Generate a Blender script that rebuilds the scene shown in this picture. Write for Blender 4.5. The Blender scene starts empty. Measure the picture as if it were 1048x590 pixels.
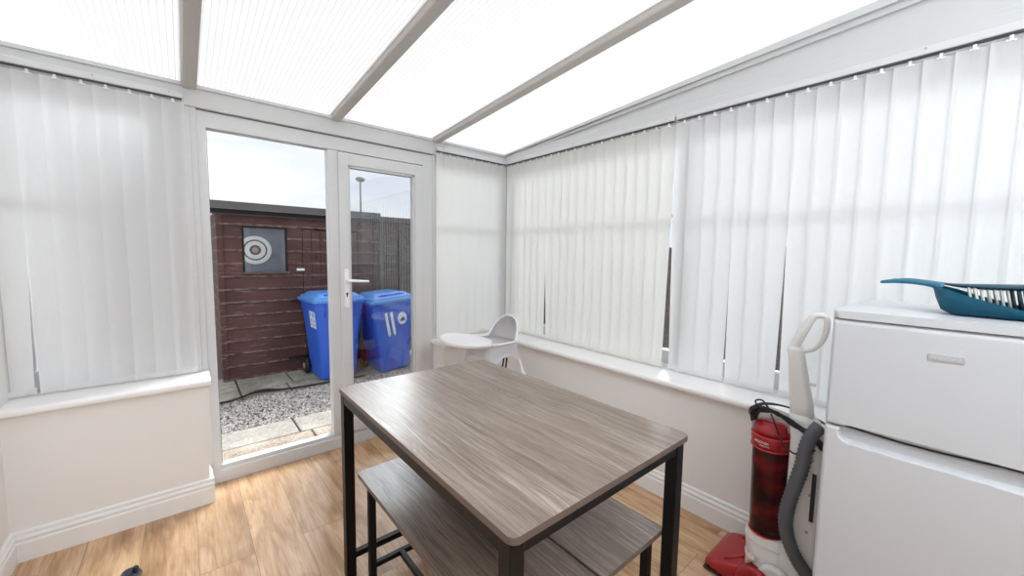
import bpy, bmesh, math, random
from mathutils import Vector, Matrix
random.seed(7)
C = bpy.context.scene.collection
PI = math.pi

# ------------------------------------------------------------------ materials
def newmat(name):
    m = bpy.data.materials.new(name); m.use_nodes = True
    nt = m.node_tree; nt.nodes.clear()
    out = nt.nodes.new('ShaderNodeOutputMaterial')
    return m, nt, out
def N(nt, t, **kw):
    n = nt.nodes.new(t)
    for k, v in kw.items():
        if k in n.inputs: n.inputs[k].default_value = v
        else: setattr(n, k, v)
    return n
def L(nt, a, b): nt.links.new(a, b)
def mathn(nt, op, a, b=0.0, clamp=False):
    n = nt.nodes.new('ShaderNodeMath'); n.operation = op; n.use_clamp = clamp
    for i, v in enumerate((a, b)):
        if hasattr(v, 'is_output'): nt.links.new(v, n.inputs[i])
        else: n.inputs[i].default_value = v
    return n.outputs[0]
def mix(nt, fac, a, b):
    n = nt.nodes.new('ShaderNodeMix'); n.data_type = 'RGBA'
    for i, v in ((0, fac), (6, a), (7, b)):
        if hasattr(v, 'is_output'): nt.links.new(v, n.inputs[i])
        else: n.inputs[i].default_value = v if i == 0 else (*v[:3], 1)
    return n.outputs[2]
def coords(nt, scale=(1, 1, 1), kind='Object'):
    tc = nt.nodes.new('ShaderNodeTexCoord')
    mp = nt.nodes.new('ShaderNodeMapping'); mp.inputs['Scale'].default_value = scale
    L(nt, tc.outputs[kind], mp.inputs[0]); return mp.outputs[0]
def noise(nt, vec, scale, detail=3, rough=0.5, dist=0.0):
    n = nt.nodes.new('ShaderNodeTexNoise'); L(nt, vec, n.inputs['Vector'])
    n.inputs['Scale'].default_value = scale; n.inputs['Detail'].default_value = detail
    n.inputs['Roughness'].default_value = rough; n.inputs['Distortion'].default_value = dist
    return n.outputs[0]
def ramp(nt, fac, stops):
    n = nt.nodes.new('ShaderNodeValToRGB'); L(nt, fac, n.inputs[0])
    el = n.color_ramp.elements
    while len(el) < len(stops): el.new(0.5)
    for e, (p, c) in zip(el, stops):
        e.position = p; e.color = (*c, 1) if len(c) == 3 else c
    return n.outputs[0]
def principled(nt, out, col, rough=0.5, metal=0.0, bump=None, bstr=0.2, bdist=0.002, **kw):
    p = nt.nodes.new('ShaderNodeBsdfPrincipled')
    if hasattr(col, 'is_output'): L(nt, col, p.inputs['Base Color'])
    else: p.inputs['Base Color'].default_value = (*col, 1)
    if hasattr(rough, 'is_output'): L(nt, rough, p.inputs['Roughness'])
    else: p.inputs['Roughness'].default_value = rough
    p.inputs['Metallic'].default_value = metal
    for k, v in kw.items(): p.inputs[k].default_value = v
    if bump is not None:
        b = nt.nodes.new('ShaderNodeBump'); b.inputs['Strength'].default_value = bstr
        b.inputs['Distance'].default_value = bdist
        L(nt, bump, b.inputs['Height']); L(nt, b.outputs[0], p.inputs['Normal'])
    L(nt, p.outputs[0], out.inputs[0]); return p
def plain(name, col, rough=0.5, metal=0.0, var=0.06, vs=8, bstr=0.05, **kw):
    """one colour with slight procedural unevenness and grain"""
    m, nt, out = newmat(name); v = coords(nt)
    n = noise(nt, v, vs, 3)
    lo = tuple(max(0, c * (1 - var)) for c in col); hi = tuple(min(1, c * (1 + var)) for c in col)
    g = noise(nt, v, vs * 40, 2)
    principled(nt, out, mix(nt, n, lo, hi), rough, metal, g, bstr, 0.0005, **kw)
    return m

M = {}
M['wall_paint'] = plain('wall_paint', (0.82, 0.805, 0.79), 0.75, var=0.02, vs=2, bstr=0.15)
M['render'] = plain('render', (0.72, 0.70, 0.67), 0.85, var=0.05, vs=3, bstr=0.3)
M['gloss_white'] = plain('gloss_white', (0.86, 0.855, 0.85), 0.42, var=0.02, vs=3)
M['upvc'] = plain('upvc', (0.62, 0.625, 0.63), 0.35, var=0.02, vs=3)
M['roof_bar'] = plain('roof_bar', (0.50, 0.485, 0.46), 0.45, var=0.03, vs=3)  # backlit darkness of the white bars is put into this grey
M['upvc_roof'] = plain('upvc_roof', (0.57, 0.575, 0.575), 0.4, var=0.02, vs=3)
M['white_plastic'] = plain('white_plastic', (0.84, 0.83, 0.85), 0.3, var=0.02)
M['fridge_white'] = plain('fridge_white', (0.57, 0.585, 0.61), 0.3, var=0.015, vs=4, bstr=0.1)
M['fridge_recess'] = plain('fridge_recess', (0.66, 0.68, 0.69), 0.45, var=0.02)
M['emblem'] = plain('emblem', (0.52, 0.52, 0.54), 0.35, 0.3)
M['emblem_light'] = plain('emblem_light', (0.72, 0.72, 0.73), 0.35, 0.3)
M['black_metal'] = plain('black_metal', (0.007, 0.0065, 0.0065), 0.42, var=0.15, vs=30, bstr=0.2, **{'Specular IOR Level': 0.22})
M['rubber'] = plain('rubber', (0.012, 0.012, 0.013), 0.5)
M['gasket'] = plain('gasket', (0.10, 0.10, 0.11), 0.6)
M['slot_shade'] = plain('slot_shade', (0.10, 0.10, 0.11), 0.5)  # dark tone standing in for the shade in the track slot
M['chrome'] = plain('chrome', (0.62, 0.62, 0.63), 0.25, 0.9)
M['grey_metal'] = plain('grey_metal', (0.42, 0.42, 0.44), 0.35, 0.7)
M['teal'] = plain('teal', (0.008, 0.135, 0.22), 0.35, var=0.06)
M['teal_dark'] = plain('teal_dark', (0.006, 0.055, 0.085), 0.4)
M['red_plastic'] = plain('red_plastic', (0.35, 0.012, 0.018), 0.28, var=0.06)
M['red_trim'] = plain('red_trim', (0.62, 0.06, 0.07), 0.3)
M['hose'] = plain('hose', (0.10, 0.105, 0.12), 0.45)
M['vac_white'] = plain('vac_white', (0.74, 0.73, 0.71), 0.35, var=0.02)
M['cream'] = plain('cream', (0.75, 0.66, 0.55), 0.4)
M['vac_grey'] = plain('vac_grey', (0.40, 0.39, 0.39), 0.35)
M['bin_blue'] = plain('bin_blue', (0.032, 0.13, 0.66), 0.42, var=0.08, vs=5)
M['bin_lid_blue'] = plain('bin_lid_blue', (0.11, 0.31, 0.76), 0.4, var=0.08, vs=5)
M['sticker_white'] = plain('sticker_white', (0.85, 0.86, 0.85), 0.5)
M['sticker_blue'] = plain('sticker_blue', (0.20, 0.55, 0.72), 0.5)
M['emblem_dark'] = plain('emblem_dark', (0.05, 0.10, 0.22), 0.5)
M['felt'] = plain('felt', (0.14, 0.125, 0.125), 0.9, var=0.25, vs=6, bstr=0.5)
M['eaves_shadow_and_frame'] = plain('eaves_shadow_and_frame', (0.012, 0.010, 0.010), 0.8)  # black for the shadow under the shed eaves and for its window frame
M['target_white'] = plain('target_white', (0.93, 0.95, 0.95), 0.6)
M['target_grey'] = plain('target_grey', (0.10, 0.11, 0.12), 0.6)
M['target_pink'] = plain('target_pink', (0.62, 0.36, 0.38), 0.6)
M['dark_inside'] = plain('dark_inside', (0.34, 0.36, 0.46), 0.8, var=0.5, vs=3)
M['cable'] = plain('cable', (0.01, 0.01, 0.012), 0.45)
M['lamp_grey'] = plain('lamp_grey', (0.16, 0.18, 0.18), 0.5)
M['castor_blue'] = plain('castor_blue', (0.018, 0.022, 0.045), 0.3)
M['earth'] = plain('earth', (0.16, 0.145, 0.13), 0.95, var=0.3, vs=10, bstr=0.5)
M['bristle_white'] = plain('bristle_white', (0.66, 0.66, 0.64), 0.6)
M['bristle_dark'] = plain('bristle_dark', (0.02, 0.05, 0.065), 0.6)

def floor_mat():
    m, nt, out = newmat('oak_laminate')
    tc = nt.nodes.new('ShaderNodeTexCoord')
    mp = nt.nodes.new('ShaderNodeMapping'); L(nt, tc.outputs['Object'], mp.inputs[0])
    mp.inputs['Rotation'].default_value = (0, 0, PI / 2)
    mp.inputs['Location'].default_value = (0.254, 0.0, 0)
    def brick(mortar, ms=0.0):
        br = nt.nodes.new('ShaderNodeTexBrick'); L(nt, mp.outputs[0], br.inputs['Vector'])
        br.offset = 0.37; br.offset_frequency = 2
        br.inputs['Scale'].default_value = 1.0; br.inputs['Brick Width'].default_value = 1.25
        br.inputs['Row Height'].default_value = 0.192; br.inputs['Mortar Size'].default_value = mortar
        br.inputs['Mortar Smooth'].default_value = ms; br.inputs['Bias'].default_value = 0
        br.inputs['Color1'].default_value = (0, 0, 0, 1); br.inputs['Color2'].default_value = (1, 1, 1, 1)
        br.inputs['Mortar'].default_value = (0.5, 0.5, 0.5, 1)
        return br
    br = brick(0.0012)
    # offset per plank so the grain differs from plank to plank
    off = nt.nodes.new('ShaderNodeVectorMath'); off.operation = 'MULTIPLY_ADD'
    L(nt, br.outputs['Color'], off.inputs[0]); off.inputs[1].default_value = (5.3, 9.1, 3.7)
    L(nt, tc.outputs['Object'], off.inputs[2])
    st = nt.nodes.new('ShaderNodeMapping'); L(nt, off.outputs[0], st.inputs[0]); st.inputs['Scale'].default_value = (7, 1.0, 1)
    big = noise(nt, st.outputs[0], 1.7, 5, 0.6, 1.2)
    st2 = nt.nodes.new('ShaderNodeMapping'); L(nt, off.outputs[0], st2.inputs[0]); st2.inputs['Scale'].default_value = (60, 3.5, 1)
    fine = noise(nt, st2.outputs[0], 2.0, 4, 0.6, 0.4)
    st3 = nt.nodes.new('ShaderNodeMapping'); L(nt, off.outputs[0], st3.inputs[0]); st3.inputs['Scale'].default_value = (5, 2.2, 1)
    kn = noise(nt, st3.outputs[0], 1.3, 2, 0.5, 0.6)
    base = ramp(nt, big, [(0.28, (0.34, 0.19, 0.09)), (0.48, (0.56, 0.36, 0.205)), (0.72, (0.70, 0.50, 0.325))])
    grain = ramp(nt, fine, [(0.35, (0.70, 0.62, 0.54)), (0.6, (1, 1, 1))])
    mu = nt.nodes.new('ShaderNodeMix'); mu.data_type = 'RGBA'; mu.blend_type = 'MULTIPLY'; mu.inputs[0].default_value = 0.7
    L(nt, base, mu.inputs[6]); L(nt, grain, mu.inputs[7])
    knm = ramp(nt, kn, [(0.57, (0, 0, 0)), (0.70, (1, 1, 1))])
    k2 = mix(nt, mathn(nt, 'MULTIPLY', knm, 0.62), mu.outputs[2], (0.27, 0.14, 0.065))
    # plank tone
    tone = nt.nodes.new('ShaderNodeHueSaturation')
    L(nt, k2, tone.inputs['Color'])
    L(nt, mathn(nt, 'ADD', mathn(nt, 'MULTIPLY', br.outputs['Color'], 0.22), 0.88), tone.inputs['Value'])
    col = mix(nt, mathn(nt, 'MULTIPLY', br.outputs['Fac'], 0.75), tone.outputs[0], (0.16, 0.09, 0.05))
    p = principled(nt, out, col, 0.36, 0, mathn(nt, 'SUBTRACT', fine, mathn(nt, 'MULTIPLY', br.outputs['Fac'], 3.0)), 0.12, 0.0006)
    return m
M['floor'] = floor_mat()

def table_mat(name, dark=1.0):
    m, nt, out = newmat(name)
    tc = nt.nodes.new('ShaderNodeTexCoord')
    def mp(s):
        n = nt.nodes.new('ShaderNodeMapping'); L(nt, tc.outputs['Object'], n.inputs[0]); n.inputs['Scale'].default_value = s; return n.outputs[0]
    # bend the grain sideways with two slow noises so the streaks flow
    wv = noise(nt, mp((5, 1.3, 1)), 1.4, 3, 0.55, 0.2)
    sx = nt.nodes.new('ShaderNodeVectorMath'); sx.operation = 'MULTIPLY_ADD'
    cb = nt.nodes.new('ShaderNodeCombineXYZ'); L(nt, mathn(nt, 'SUBTRACT', wv, 0.5), cb.inputs[0])
    L(nt, cb.outputs[0], sx.inputs[0]); sx.inputs[1].default_value = (0.06, 0, 0); L(nt, tc.outputs['Object'], sx.inputs[2])
    def mq(sc_):
        n = nt.nodes.new('ShaderNodeMapping'); L(nt, sx.outputs[0], n.inputs[0]); n.inputs['Scale'].default_value = sc_; return n.outputs[0]
    a = noise(nt, mq((34, 1.2, 10)), 1.5, 6, 0.70, 0.1)
    b = noise(nt, mq((135, 3.4, 40)), 1.5, 5, 0.78, 0.1)
    c = noise(nt, mp((7, 0.8, 2)), 1.5, 3, 0.55, 0.3)
    d = dark
    def C3(r_, g_, b_): return (r_ * d, g_ * d, b_ * d)
    base = mix(nt, ramp(nt, mathn(nt, 'ADD', mathn(nt, 'MULTIPLY', a, 0.6), mathn(nt, 'MULTIPLY', c, 0.4)), [(0.38, (0, 0, 0)), (0.62, (1, 1, 1))]), C3(0.19, 0.135, 0.102), C3(0.36, 0.283, 0.230))
    # growth rings round a few knots, fading out away from them
    vo = nt.nodes.new('ShaderNodeTexVoronoi'); L(nt, mp((4.6, 1.9, 1)), vo.inputs['Vector']); vo.inputs['Scale'].default_value = 0.95
    vd = mathn(nt, 'ADD', vo.outputs['Distance'], mathn(nt, 'MULTIPLY', mathn(nt, 'SUBTRACT', wv, 0.5), 0.25))
    rg_ = mathn(nt, 'SINE', mathn(nt, 'ADD', mathn(nt, 'MULTIPLY', vd, 150.0), mathn(nt, 'MULTIPLY', a, 5.0)))
    rm = ramp(nt, vd, [(0.10, (1, 1, 1)), (0.34, (0, 0, 0))])
    ringf = mathn(nt, 'MULTIPLY', mathn(nt, 'MULTIPLY', mathn(nt, 'ADD', mathn(nt, 'MULTIPLY', rg_, 0.5), 0.5), rm), 0.42)
    c1 = mix(nt, ringf, base, C3(0.13, 0.09, 0.07))
    # sparse fine dark pores and thin pale streaks
    dk = ramp(nt, b, [(0.40, (1, 1, 1)), (0.50, (0, 0, 0))])
    c2 = mix(nt, mathn(nt, 'MULTIPLY', dk, 0.62), c1, C3(0.10, 0.07, 0.055))
    e = noise(nt, mq((95, 2.0, 20)), 1.7, 6, 0.75, 0.1)
    pl = mathn(nt, 'MULTIPLY', ramp(nt, e, [(0.50, (0, 0, 0)), (0.60, (1, 1, 1))]), ramp(nt, noise(nt, mp((6, 1.5, 1)), 1.5, 3, 0.6, 0.3), [(0.38, (0, 0, 0)), (0.6, (1, 1, 1))]))
    c3 = mix(nt, mathn(nt, 'MULTIPLY', pl, 0.60), c2, C3(0.60, 0.52, 0.45))
    kn = ramp(nt, mathn(nt, 'ADD', vo.outputs['Distance'], mathn(nt, 'MULTIPLY', a, 0.05)), [(0.045, (1, 1, 1)), (0.075, (0, 0, 0))])
    c4 = mix(nt, mathn(nt, 'MULTIPLY', kn, 0.75), c3, C3(0.05, 0.03, 0.022))
    principled(nt, out, c4, 0.29, 0, mathn(nt, 'SUBTRACT', a, mathn(nt, 'MULTIPLY', dk, 0.5)), 0.30, 0.0008)
    return m
M['table_wood'] = table_mat('table_wood', 0.86)
M['bench_wood'] = table_mat('bench_wood', 0.72)
M['wood_edge'] = plain('wood_edge', (0.13, 0.095, 0.078), 0.5, var=0.2, vs=20)

def blind_mat(name, col, tr=0.6):
    m, nt, out = newmat(name)
    v = coords(nt); wv = noise(nt, coords(nt, (1, 1, 14)), 30, 3, 0.6)
    w2 = noise(nt, coords(nt, (14, 14, 1)), 30, 3, 0.6)
    g = mathn(nt, 'ADD', mathn(nt, 'MULTIPLY', wv, 0.5), mathn(nt, 'MULTIPLY', w2, 0.5))
    c = mix(nt, g, tuple(x * 0.90 for x in col), tuple(min(1, x * 1.04) for x in col))
    d = nt.nodes.new('ShaderNodeBsdfDiffuse'); t = nt.nodes.new('ShaderNodeBsdfTranslucent')
    L(nt, c, d.inputs[0]); L(nt, c, t.inputs[0])
    mx = nt.nodes.new('ShaderNodeMixShader'); mx.inputs[0].default_value = tr
    L(nt, d.outputs[0], mx.inputs[1]); L(nt, t.outputs[0], mx.inputs[2]); L(nt, mx.outputs[0], out.inputs[0])
    return m
M['blind_white'] = blind_mat('blind_white', (0.96, 0.965, 0.97), 0.58)
M['blind_cream'] = blind_mat('blind_cream', (0.965, 0.96, 0.93), 0.58)

def roof_mat():
    m, nt, out = newmat('polycarbonate')
    tc = nt.nodes.new('ShaderNodeTexCoord'); sp = nt.nodes.new('ShaderNodeSeparateXYZ'); L(nt, tc.outputs['Object'], sp.inputs[0])
    # flutes of the sheet run down the slope: a web every 22 mm
    fr = mathn(nt, 'FRACT', mathn(nt, 'MULTIPLY', sp.outputs[0], 1 / 0.0225))
    line = mathn(nt, 'LESS_THAN', mathn(nt, 'ABSOLUTE', mathn(nt, 'SUBTRACT', fr, 0.5)), 0.13)
    fr2 = mathn(nt, 'FRACT', mathn(nt, 'MULTIPLY', sp.outputs[0], 1 / 0.0225 * 2))
    c = mix(nt, mathn(nt, 'MULTIPLY', line, 0.9), (0.96, 0.96, 0.97), (0.66, 0.65, 0.65))
    dirt = noise(nt, coords(nt, (2, 1, 1)), 2.0, 4, 0.6, 0.3)
    c2 = mix(nt, mathn(nt, 'MULTIPLY', dirt, 0.10), c, (0.80, 0.76, 0.68))
    d = nt.nodes.new('ShaderNodeBsdfDiffuse'); t = nt.nodes.new('ShaderNodeBsdfTranslucent')
    L(nt, c2, d.inputs[0]); L(nt, c2, t.inputs[0])
    mx = nt.nodes.new('ShaderNodeMixShader'); mx.inputs[0].default_value = 0.32
    L(nt, d.outputs[0], mx.inputs[1]); L(nt, t.outputs[0], mx.inputs[2]); L(nt, mx.outputs[0], out.inputs[0])
    return m
M['polycarbonate'] = roof_mat()

def glass_mat(name, tint=(0.93, 0.95, 0.95), boost=1.0):
    m, nt, out = newmat(name)
    t = nt.nodes.new('ShaderNodeBsdfTransparent'); t.inputs[0].default_value = (*tint, 1)
    g = nt.nodes.new('ShaderNodeBsdfGlossy'); g.inputs['Roughness'].default_value = 0.015
    lw = nt.nodes.new('ShaderNodeFresnel'); lw.inputs[0].default_value = 1.5
    mx = nt.nodes.new('ShaderNodeMixShader')
    L(nt, mathn(nt, 'MULTIPLY', lw.outputs[0], boost, True), mx.inputs[0])
    L(nt, t.outputs[0], mx.inputs[1]); L(nt, g.outputs[0], mx.inputs[2]); L(nt, mx.outputs[0], out.inputs[0])
    return m
M['glass'] = glass_mat('glass', (0.98, 0.985, 0.985))
M['door_glass'] = glass_mat('door_glass', (0.90, 0.92, 0.93), 2.0)

def shed_mat():
    m, nt, out = newmat('shed_paint')
    tc = nt.nodes.new('ShaderNodeTexCoord')
    sp = nt.nodes.new('ShaderNodeSeparateXYZ'); L(nt, tc.outputs['Object'], sp.inputs[0])
    v = coords(nt, (1, 1, 1)); vs = coords(nt, (1.2, 1.2, 14))
    n1 = noise(nt, v, 2.5, 4, 0.6); n2 = noise(nt, vs, 5, 5, 0.7)
    base = ramp(nt, n1, [(0.3, (0.066, 0.027, 0.024)), (0.7, (0.118, 0.052, 0.044))])
    wear = ramp(nt, n2, [(0.55, (0, 0, 0)), (0.68, (1, 1, 1))])
    area = ramp(nt, noise(nt, coords(nt, (1.2, 1.2, 1.6)), 1.8, 3, 0.6), [(0.42, (0, 0, 0)), (0.62, (1, 1, 1))])
    # the lower edge of each board is the most scuffed
    fr = mathn(nt, 'FRACT', mathn(nt, 'MULTIPLY', sp.outputs[2], 1 / 0.145))
    low = mathn(nt, 'LESS_THAN', fr, 0.16)
    wl = mathn(nt, 'MULTIPLY', mathn(nt, 'MULTIPLY', low, ramp(nt, noise(nt, coords(nt, (3, 3, 6)), 4, 4, 0.7), [(0.40, (0, 0, 0)), (0.6, (1, 1, 1))])), 0.55)
    f = mathn(nt, 'MAXIMUM', mathn(nt, 'MULTIPLY', mathn(nt, 'MULTIPLY', wear, area), 0.62), wl)
    col = mix(nt, f, base, (0.34, 0.27, 0.235))
    principled(nt, out, col, 0.75, 0, n2, 0.4, 0.004); return m
M['shed_paint'] = shed_mat()
def fence_mat():
    m, nt, out = newmat('fence_wood')
    n = noise(nt, coords(nt, (3, 3, 20)), 3, 5, 0.7, 0.4); n2 = noise(nt, coords(nt, (30, 30, 2)), 2, 4, 0.7)
    col = ramp(nt, mathn(nt, 'MULTIPLY', mathn(nt, 'ADD', n, n2), 0.5), [(0.32, (0.055, 0.04, 0.035)), (0.5, (0.13, 0.10, 0.085)), (0.68, (0.27, 0.23, 0.20))])
    principled(nt, out, col, 0.85, 0, n, 0.4, 0.004); return m
M['fence_wood'] = fence_mat()
def slab_mat(name, cols, sc=60):
    m, nt, out = newmat(name)
    v = coords(nt); n = noise(nt, v, 3, 5, 0.65); s = noise(nt, v, sc, 3, 0.7)
    g = mathn(nt, 'ADD', mathn(nt, 'MULTIPLY', n, 0.55), mathn(nt, 'MULTIPLY', s, 0.45))
    col = ramp(nt, g, [(0.36, cols[0]), (0.5, cols[1]), (0.64, cols[2])])
    principled(nt, out, col, 0.9, 0, s, 0.6, 0.004); return m
M['slab_smooth'] = slab_mat('slab_smooth', [(0.32, 0.28, 0.225), (0.50, 0.455, 0.39), (0.66, 0.62, 0.56)], 40)
M['slab_gritty'] = slab_mat('slab_gritty', [(0.14, 0.105, 0.075), (0.43, 0.34, 0.26), (0.72, 0.62, 0.52)], 70)
M['slab_mossy'] = slab_mat('slab_mossy', [(0.18, 0.165, 0.12), (0.34, 0.315, 0.25), (0.50, 0.47, 0.40)], 30)
def gravel_mat():
    m, nt, out = newmat('gravel')
    g = nt.nodes.new('ShaderNodeNewGeometry')
    col = ramp(nt, g.outputs['Random Per Island'], [(0.0, (0.15, 0.13, 0.125)), (0.14, (0.42, 0.38, 0.35)), (0.32, (0.62, 0.58, 0.55)), (0.62, (0.80, 0.77, 0.74)), (0.8, (0.50, 0.42, 0.37)), (1.0, (0.86, 0.84, 0.82))])
    principled(nt, out, col, 0.8); return m
M['gravel'] = gravel_mat()
def bin_glass_mat():
    m, nt, out = newmat('dark_red_container')
    v = coords(nt, (1, 1, 2.2)); n = noise(nt, v, 5, 2, 0.5)
    col = ramp(nt, n, [(0.35, (0.010, 0.002, 0.003)), (0.52, (0.055, 0.004, 0.006)), (0.70, (0.20, 0.008, 0.014))])
    principled(nt, out, col, 0.22, 0, None, **{'Specular IOR Level': 0.25}); return m
M['dust_red'] = bin_glass_mat()

# ------------------------------------------------------------------ mesh helpers
def BM(): return bmesh.new()
def box(bm, x0, x1, y0, y1, z0, z1, bev=0.0, seg=2, mat=None):
    r = bmesh.ops.create_cube(bm, size=1.0)
    vs = r['verts']
    bmesh.ops.scale(bm, vec=(abs(x1 - x0), abs(y1 - y0), abs(z1 - z0)), verts=vs)
    bmesh.ops.translate(bm, vec=((x0 + x1) / 2, (y0 + y1) / 2, (z0 + z1) / 2), verts=vs)
    if bev > 0:
        es = list({e for v in vs for e in v.link_edges})
        rb = bmesh.ops.bevel(bm, geom=es, offset=bev, segments=seg, affect='EDGES', profile=0.5)
        vs = list({v for f in rb['faces'] for v in f.verts} | {v for v in vs if v.is_valid})
    if mat is not None: bmesh.ops.transform(bm, matrix=mat, verts=[v for v in vs if v.is_valid])
    return vs
def catmull(pts, n=6, closed=False):
    P = [Vector(p) for p in pts]; out = []
    m = len(P); rng = range(m if closed else m - 1)
    for i in rng:
        p0 = P[(i - 1) % m] if (closed or i > 0) else P[0] * 2 - P[1]
        p1 = P[i]; p2 = P[(i + 1) % m]
        p3 = P[(i + 2) % m] if (closed or i + 2 < m) else P[-1] * 2 - P[-2]
        for k in range(n):
            t = k / n
            out.append(0.5 * ((2 * p1) + (-p0 + p2) * t + (2 * p0 - 5 * p1 + 4 * p2 - p3) * t * t + (-p0 + 3 * p1 - 3 * p2 + p3) * t ** 3))
    if not closed: out.append(P[-1].copy())
    return out
def tube(bm, pts, r, seg=8, closed=False, smooth=0, flat=1.0, up=None):
    """sweep a circle (flat<1: an oval) of radius r (number or list) along pts"""
    P = catmull(pts, smooth, closed) if smooth else [Vector(p) for p in pts]
    n = len(P); R = r if isinstance(r, (list, tuple)) else [r] * n
    if len(R) != n:
        R = [R[min(len(R) - 1, int(i / (n - 1) * (len(R) - 1)))] * (1 - (i / (n - 1) * (len(R) - 1)) % 1) + R[min(len(R) - 1, int(i / (n - 1) * (len(R) - 1)) + 1)] * ((i / (n - 1) * (len(R) - 1)) % 1) for i in range(n)]
    rings = []; prev = None
    for i, p in enumerate(P):
        if closed: t = P[(i + 1) % n] - P[i - 1]
        else: t = P[min(i + 1, n - 1)] - P[max(i - 1, 0)]
        t.normalize()
        if prev is None:
            a = Vector(up) if up else (Vector((0, 0, 1)) if abs(t.z) < 0.9 else Vector((1, 0, 0)))
            u = (a - t * a.dot(t)).normalized()
        else: u = (prev - t * prev.dot(t)).normalized()
        prev = u; w = t.cross(u)
        rings.append([bm.verts.new(p + (u * math.cos(2 * PI * k / seg) * flat + w * math.sin(2 * PI * k / seg)) * R[i]) for k in range(seg)])
    m = n if closed else n - 1
    for i in range(m):
        A, B = rings[i], rings[(i + 1) % n]
        for k in range(seg): bm.faces.new((A[k], A[(k + 1) % seg], B[(k + 1) % seg], B[k])).smooth = True
    if not closed:
        bm.faces.new(rings[0][::-1]); bm.faces.new(rings[-1])
    return rings
def prism(bm, poly, axis, a, b, bev=0.0):
    """poly: 2D outline in the two other axes (kept in x,y,z order), extruded along axis from a to b"""
    def mk(p, t):
        c = [0, 0, 0]; o = [i for i in range(3) if i != axis]
        c[o[0]], c[o[1]] = p; c[axis] = t; return bm.verts.new(c)
    A = [mk(p, a) for p in poly]; B = [mk(p, b) for p in poly]; n = len(poly)
    fs = [bm.faces.new(A), bm.faces.new(B[::-1])]
    for i in range(n): fs.append(bm.faces.new((A[i], B[i], B[(i + 1) % n], A[(i + 1) % n])))
    if bev:
        es = list({e for f in fs[:2] for e in f.edges})
        bmesh.ops.bevel(bm, geom=es, offset=bev, segments=2, affect='EDGES', profile=0.5)
    return A + B
def cyl(bm, c, r, axis, length, seg=24, r2=None, bev=0.0):
    """solid cylinder centred at c along axis ('x','y','z' or a vector)"""
    ax = {'x': Vector((1, 0, 0)), 'y': Vector((0, 1, 0)), 'z': Vector((0, 0, 1))}.get(axis, axis) if isinstance(axis, str) else Vector(axis).normalized()
    c = Vector(c); h = length / 2; b = bev
    r2 = r if r2 is None else r2
    prof = [(-h, r), (h, r2)] if not b else [(-h, r - b), (-h + b, r), (h - b, r2), (h, r2 - b)]
    u = ax.orthogonal().normalized(); w = ax.cross(u); rings = []
    for t, rr in prof: rings.append([bm.verts.new(c + ax * t + (u * math.cos(2 * PI * k / seg) + w * math.sin(2 * PI * k / seg)) * rr) for k in range(seg)])
    for A, B in zip(rings, rings[1:]):
        for k in range(seg): bm.faces.new((A[k], A[(k + 1) % seg], B[(k + 1) % seg], B[k])).smooth = True
    bm.faces.new(rings[0][::-1]); bm.faces.new(rings[-1])
def loft(bm, rings, cap0=True, cap1=True, closed=True, smooth=True):
    V = [[bm.verts.new(p) for p in r] for r in rings]; n = len(V[0])
    for A, B in zip(V, V[1:]):
        for k in range(n if closed else n - 1):
            bm.faces.new((A[k], A[(k + 1) % n], B[(k + 1) % n], B[k])).smooth = smooth
    if cap0: bm.faces.new(V[0][::-1])
    if cap1: bm.faces.new(V[-1])
    return V
def rrect(w, d, r, n=5, cx=0, cy=0):
    """rounded rectangle outline, w along x and d along y"""
    out = []
    for sx, sy, a0 in ((1, 1, 0), (-1, 1, PI / 2), (-1, -1, PI), (1, -1, 3 * PI / 2)):
        for k in range(n + 1):
            a = a0 + PI / 2 * k / n
            out.append((cx + sx * (w / 2 - r) + r * math.cos(a), cy + sy * (d / 2 - r) + r * math.sin(a)))
    return out

def root_loc(p):
    v = Vector((0, 0, 0))
    while p is not None: v += p.location; p = p.parent
    return v
def obj(name, bm, m, parent=None, world=True, fix=True):
    """link the mesh as ONE object; with world=True the vertices are world positions"""
    if fix: bmesh.ops.recalc_face_normals(bm, faces=bm.faces[:])
    if parent is not None and world:
        bmesh.ops.translate(bm, vec=-root_loc(parent), verts=bm.verts[:])
    me = bpy.data.meshes.new(name); bm.to_mesh(me); bm.free()
    me.materials.append(M[m] if isinstance(m, str) else m)
    o = bpy.data.objects.new(name, me); C.objects.link(o)
    if parent is not None: o.parent = parent
    return o
def tag(o, label, cat, group=None, kind=None):
    o['label'] = label; o['category'] = cat
    if group: o['group'] = group
    if kind: o['kind'] = kind
    return o
def thing(name, label, cat, loc=(0, 0, 0), rotz=0, group=None):
    o = bpy.data.objects.new(name, None); C.objects.link(o)
    o.location = loc; o.rotation_euler = (0, 0, rotz); o.empty_display_size = 0.1
    return tag(o, label, cat, group)
def struct(name, bm, m, parent=None, label=None, cat=None):
    o = obj(name, bm, m, parent)
    if parent is None:
        o['kind'] = 'structure'
        if label: o['label'] = label; o['category'] = cat
    return o
def text_bm(txt, size, mat4, thick=0.001):
    cu = bpy.data.curves.new('txt', 'FONT'); cu.body = txt; cu.size = size; cu.extrude = thick
    cu.align_x = 'CENTER'; cu.align_y = 'CENTER'
    o = bpy.data.objects.new('txt', cu); C.objects.link(o)
    dg = bpy.context.evaluated_depsgraph_get(); dg.update()
    me = bpy.data.meshes.new_from_object(o.evaluated_get(dg))
    me.transform(mat4); bm = BM(); bm.from_mesh(me)
    bpy.data.objects.remove(o); bpy.data.meshes.remove(me); bpy.data.curves.remove(cu)
    return bm
def join_bm(a, b):
    me = bpy.data.meshes.new('t'); b.to_mesh(me); a.from_mesh(me); bpy.data.meshes.remove(me); b.free()

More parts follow.
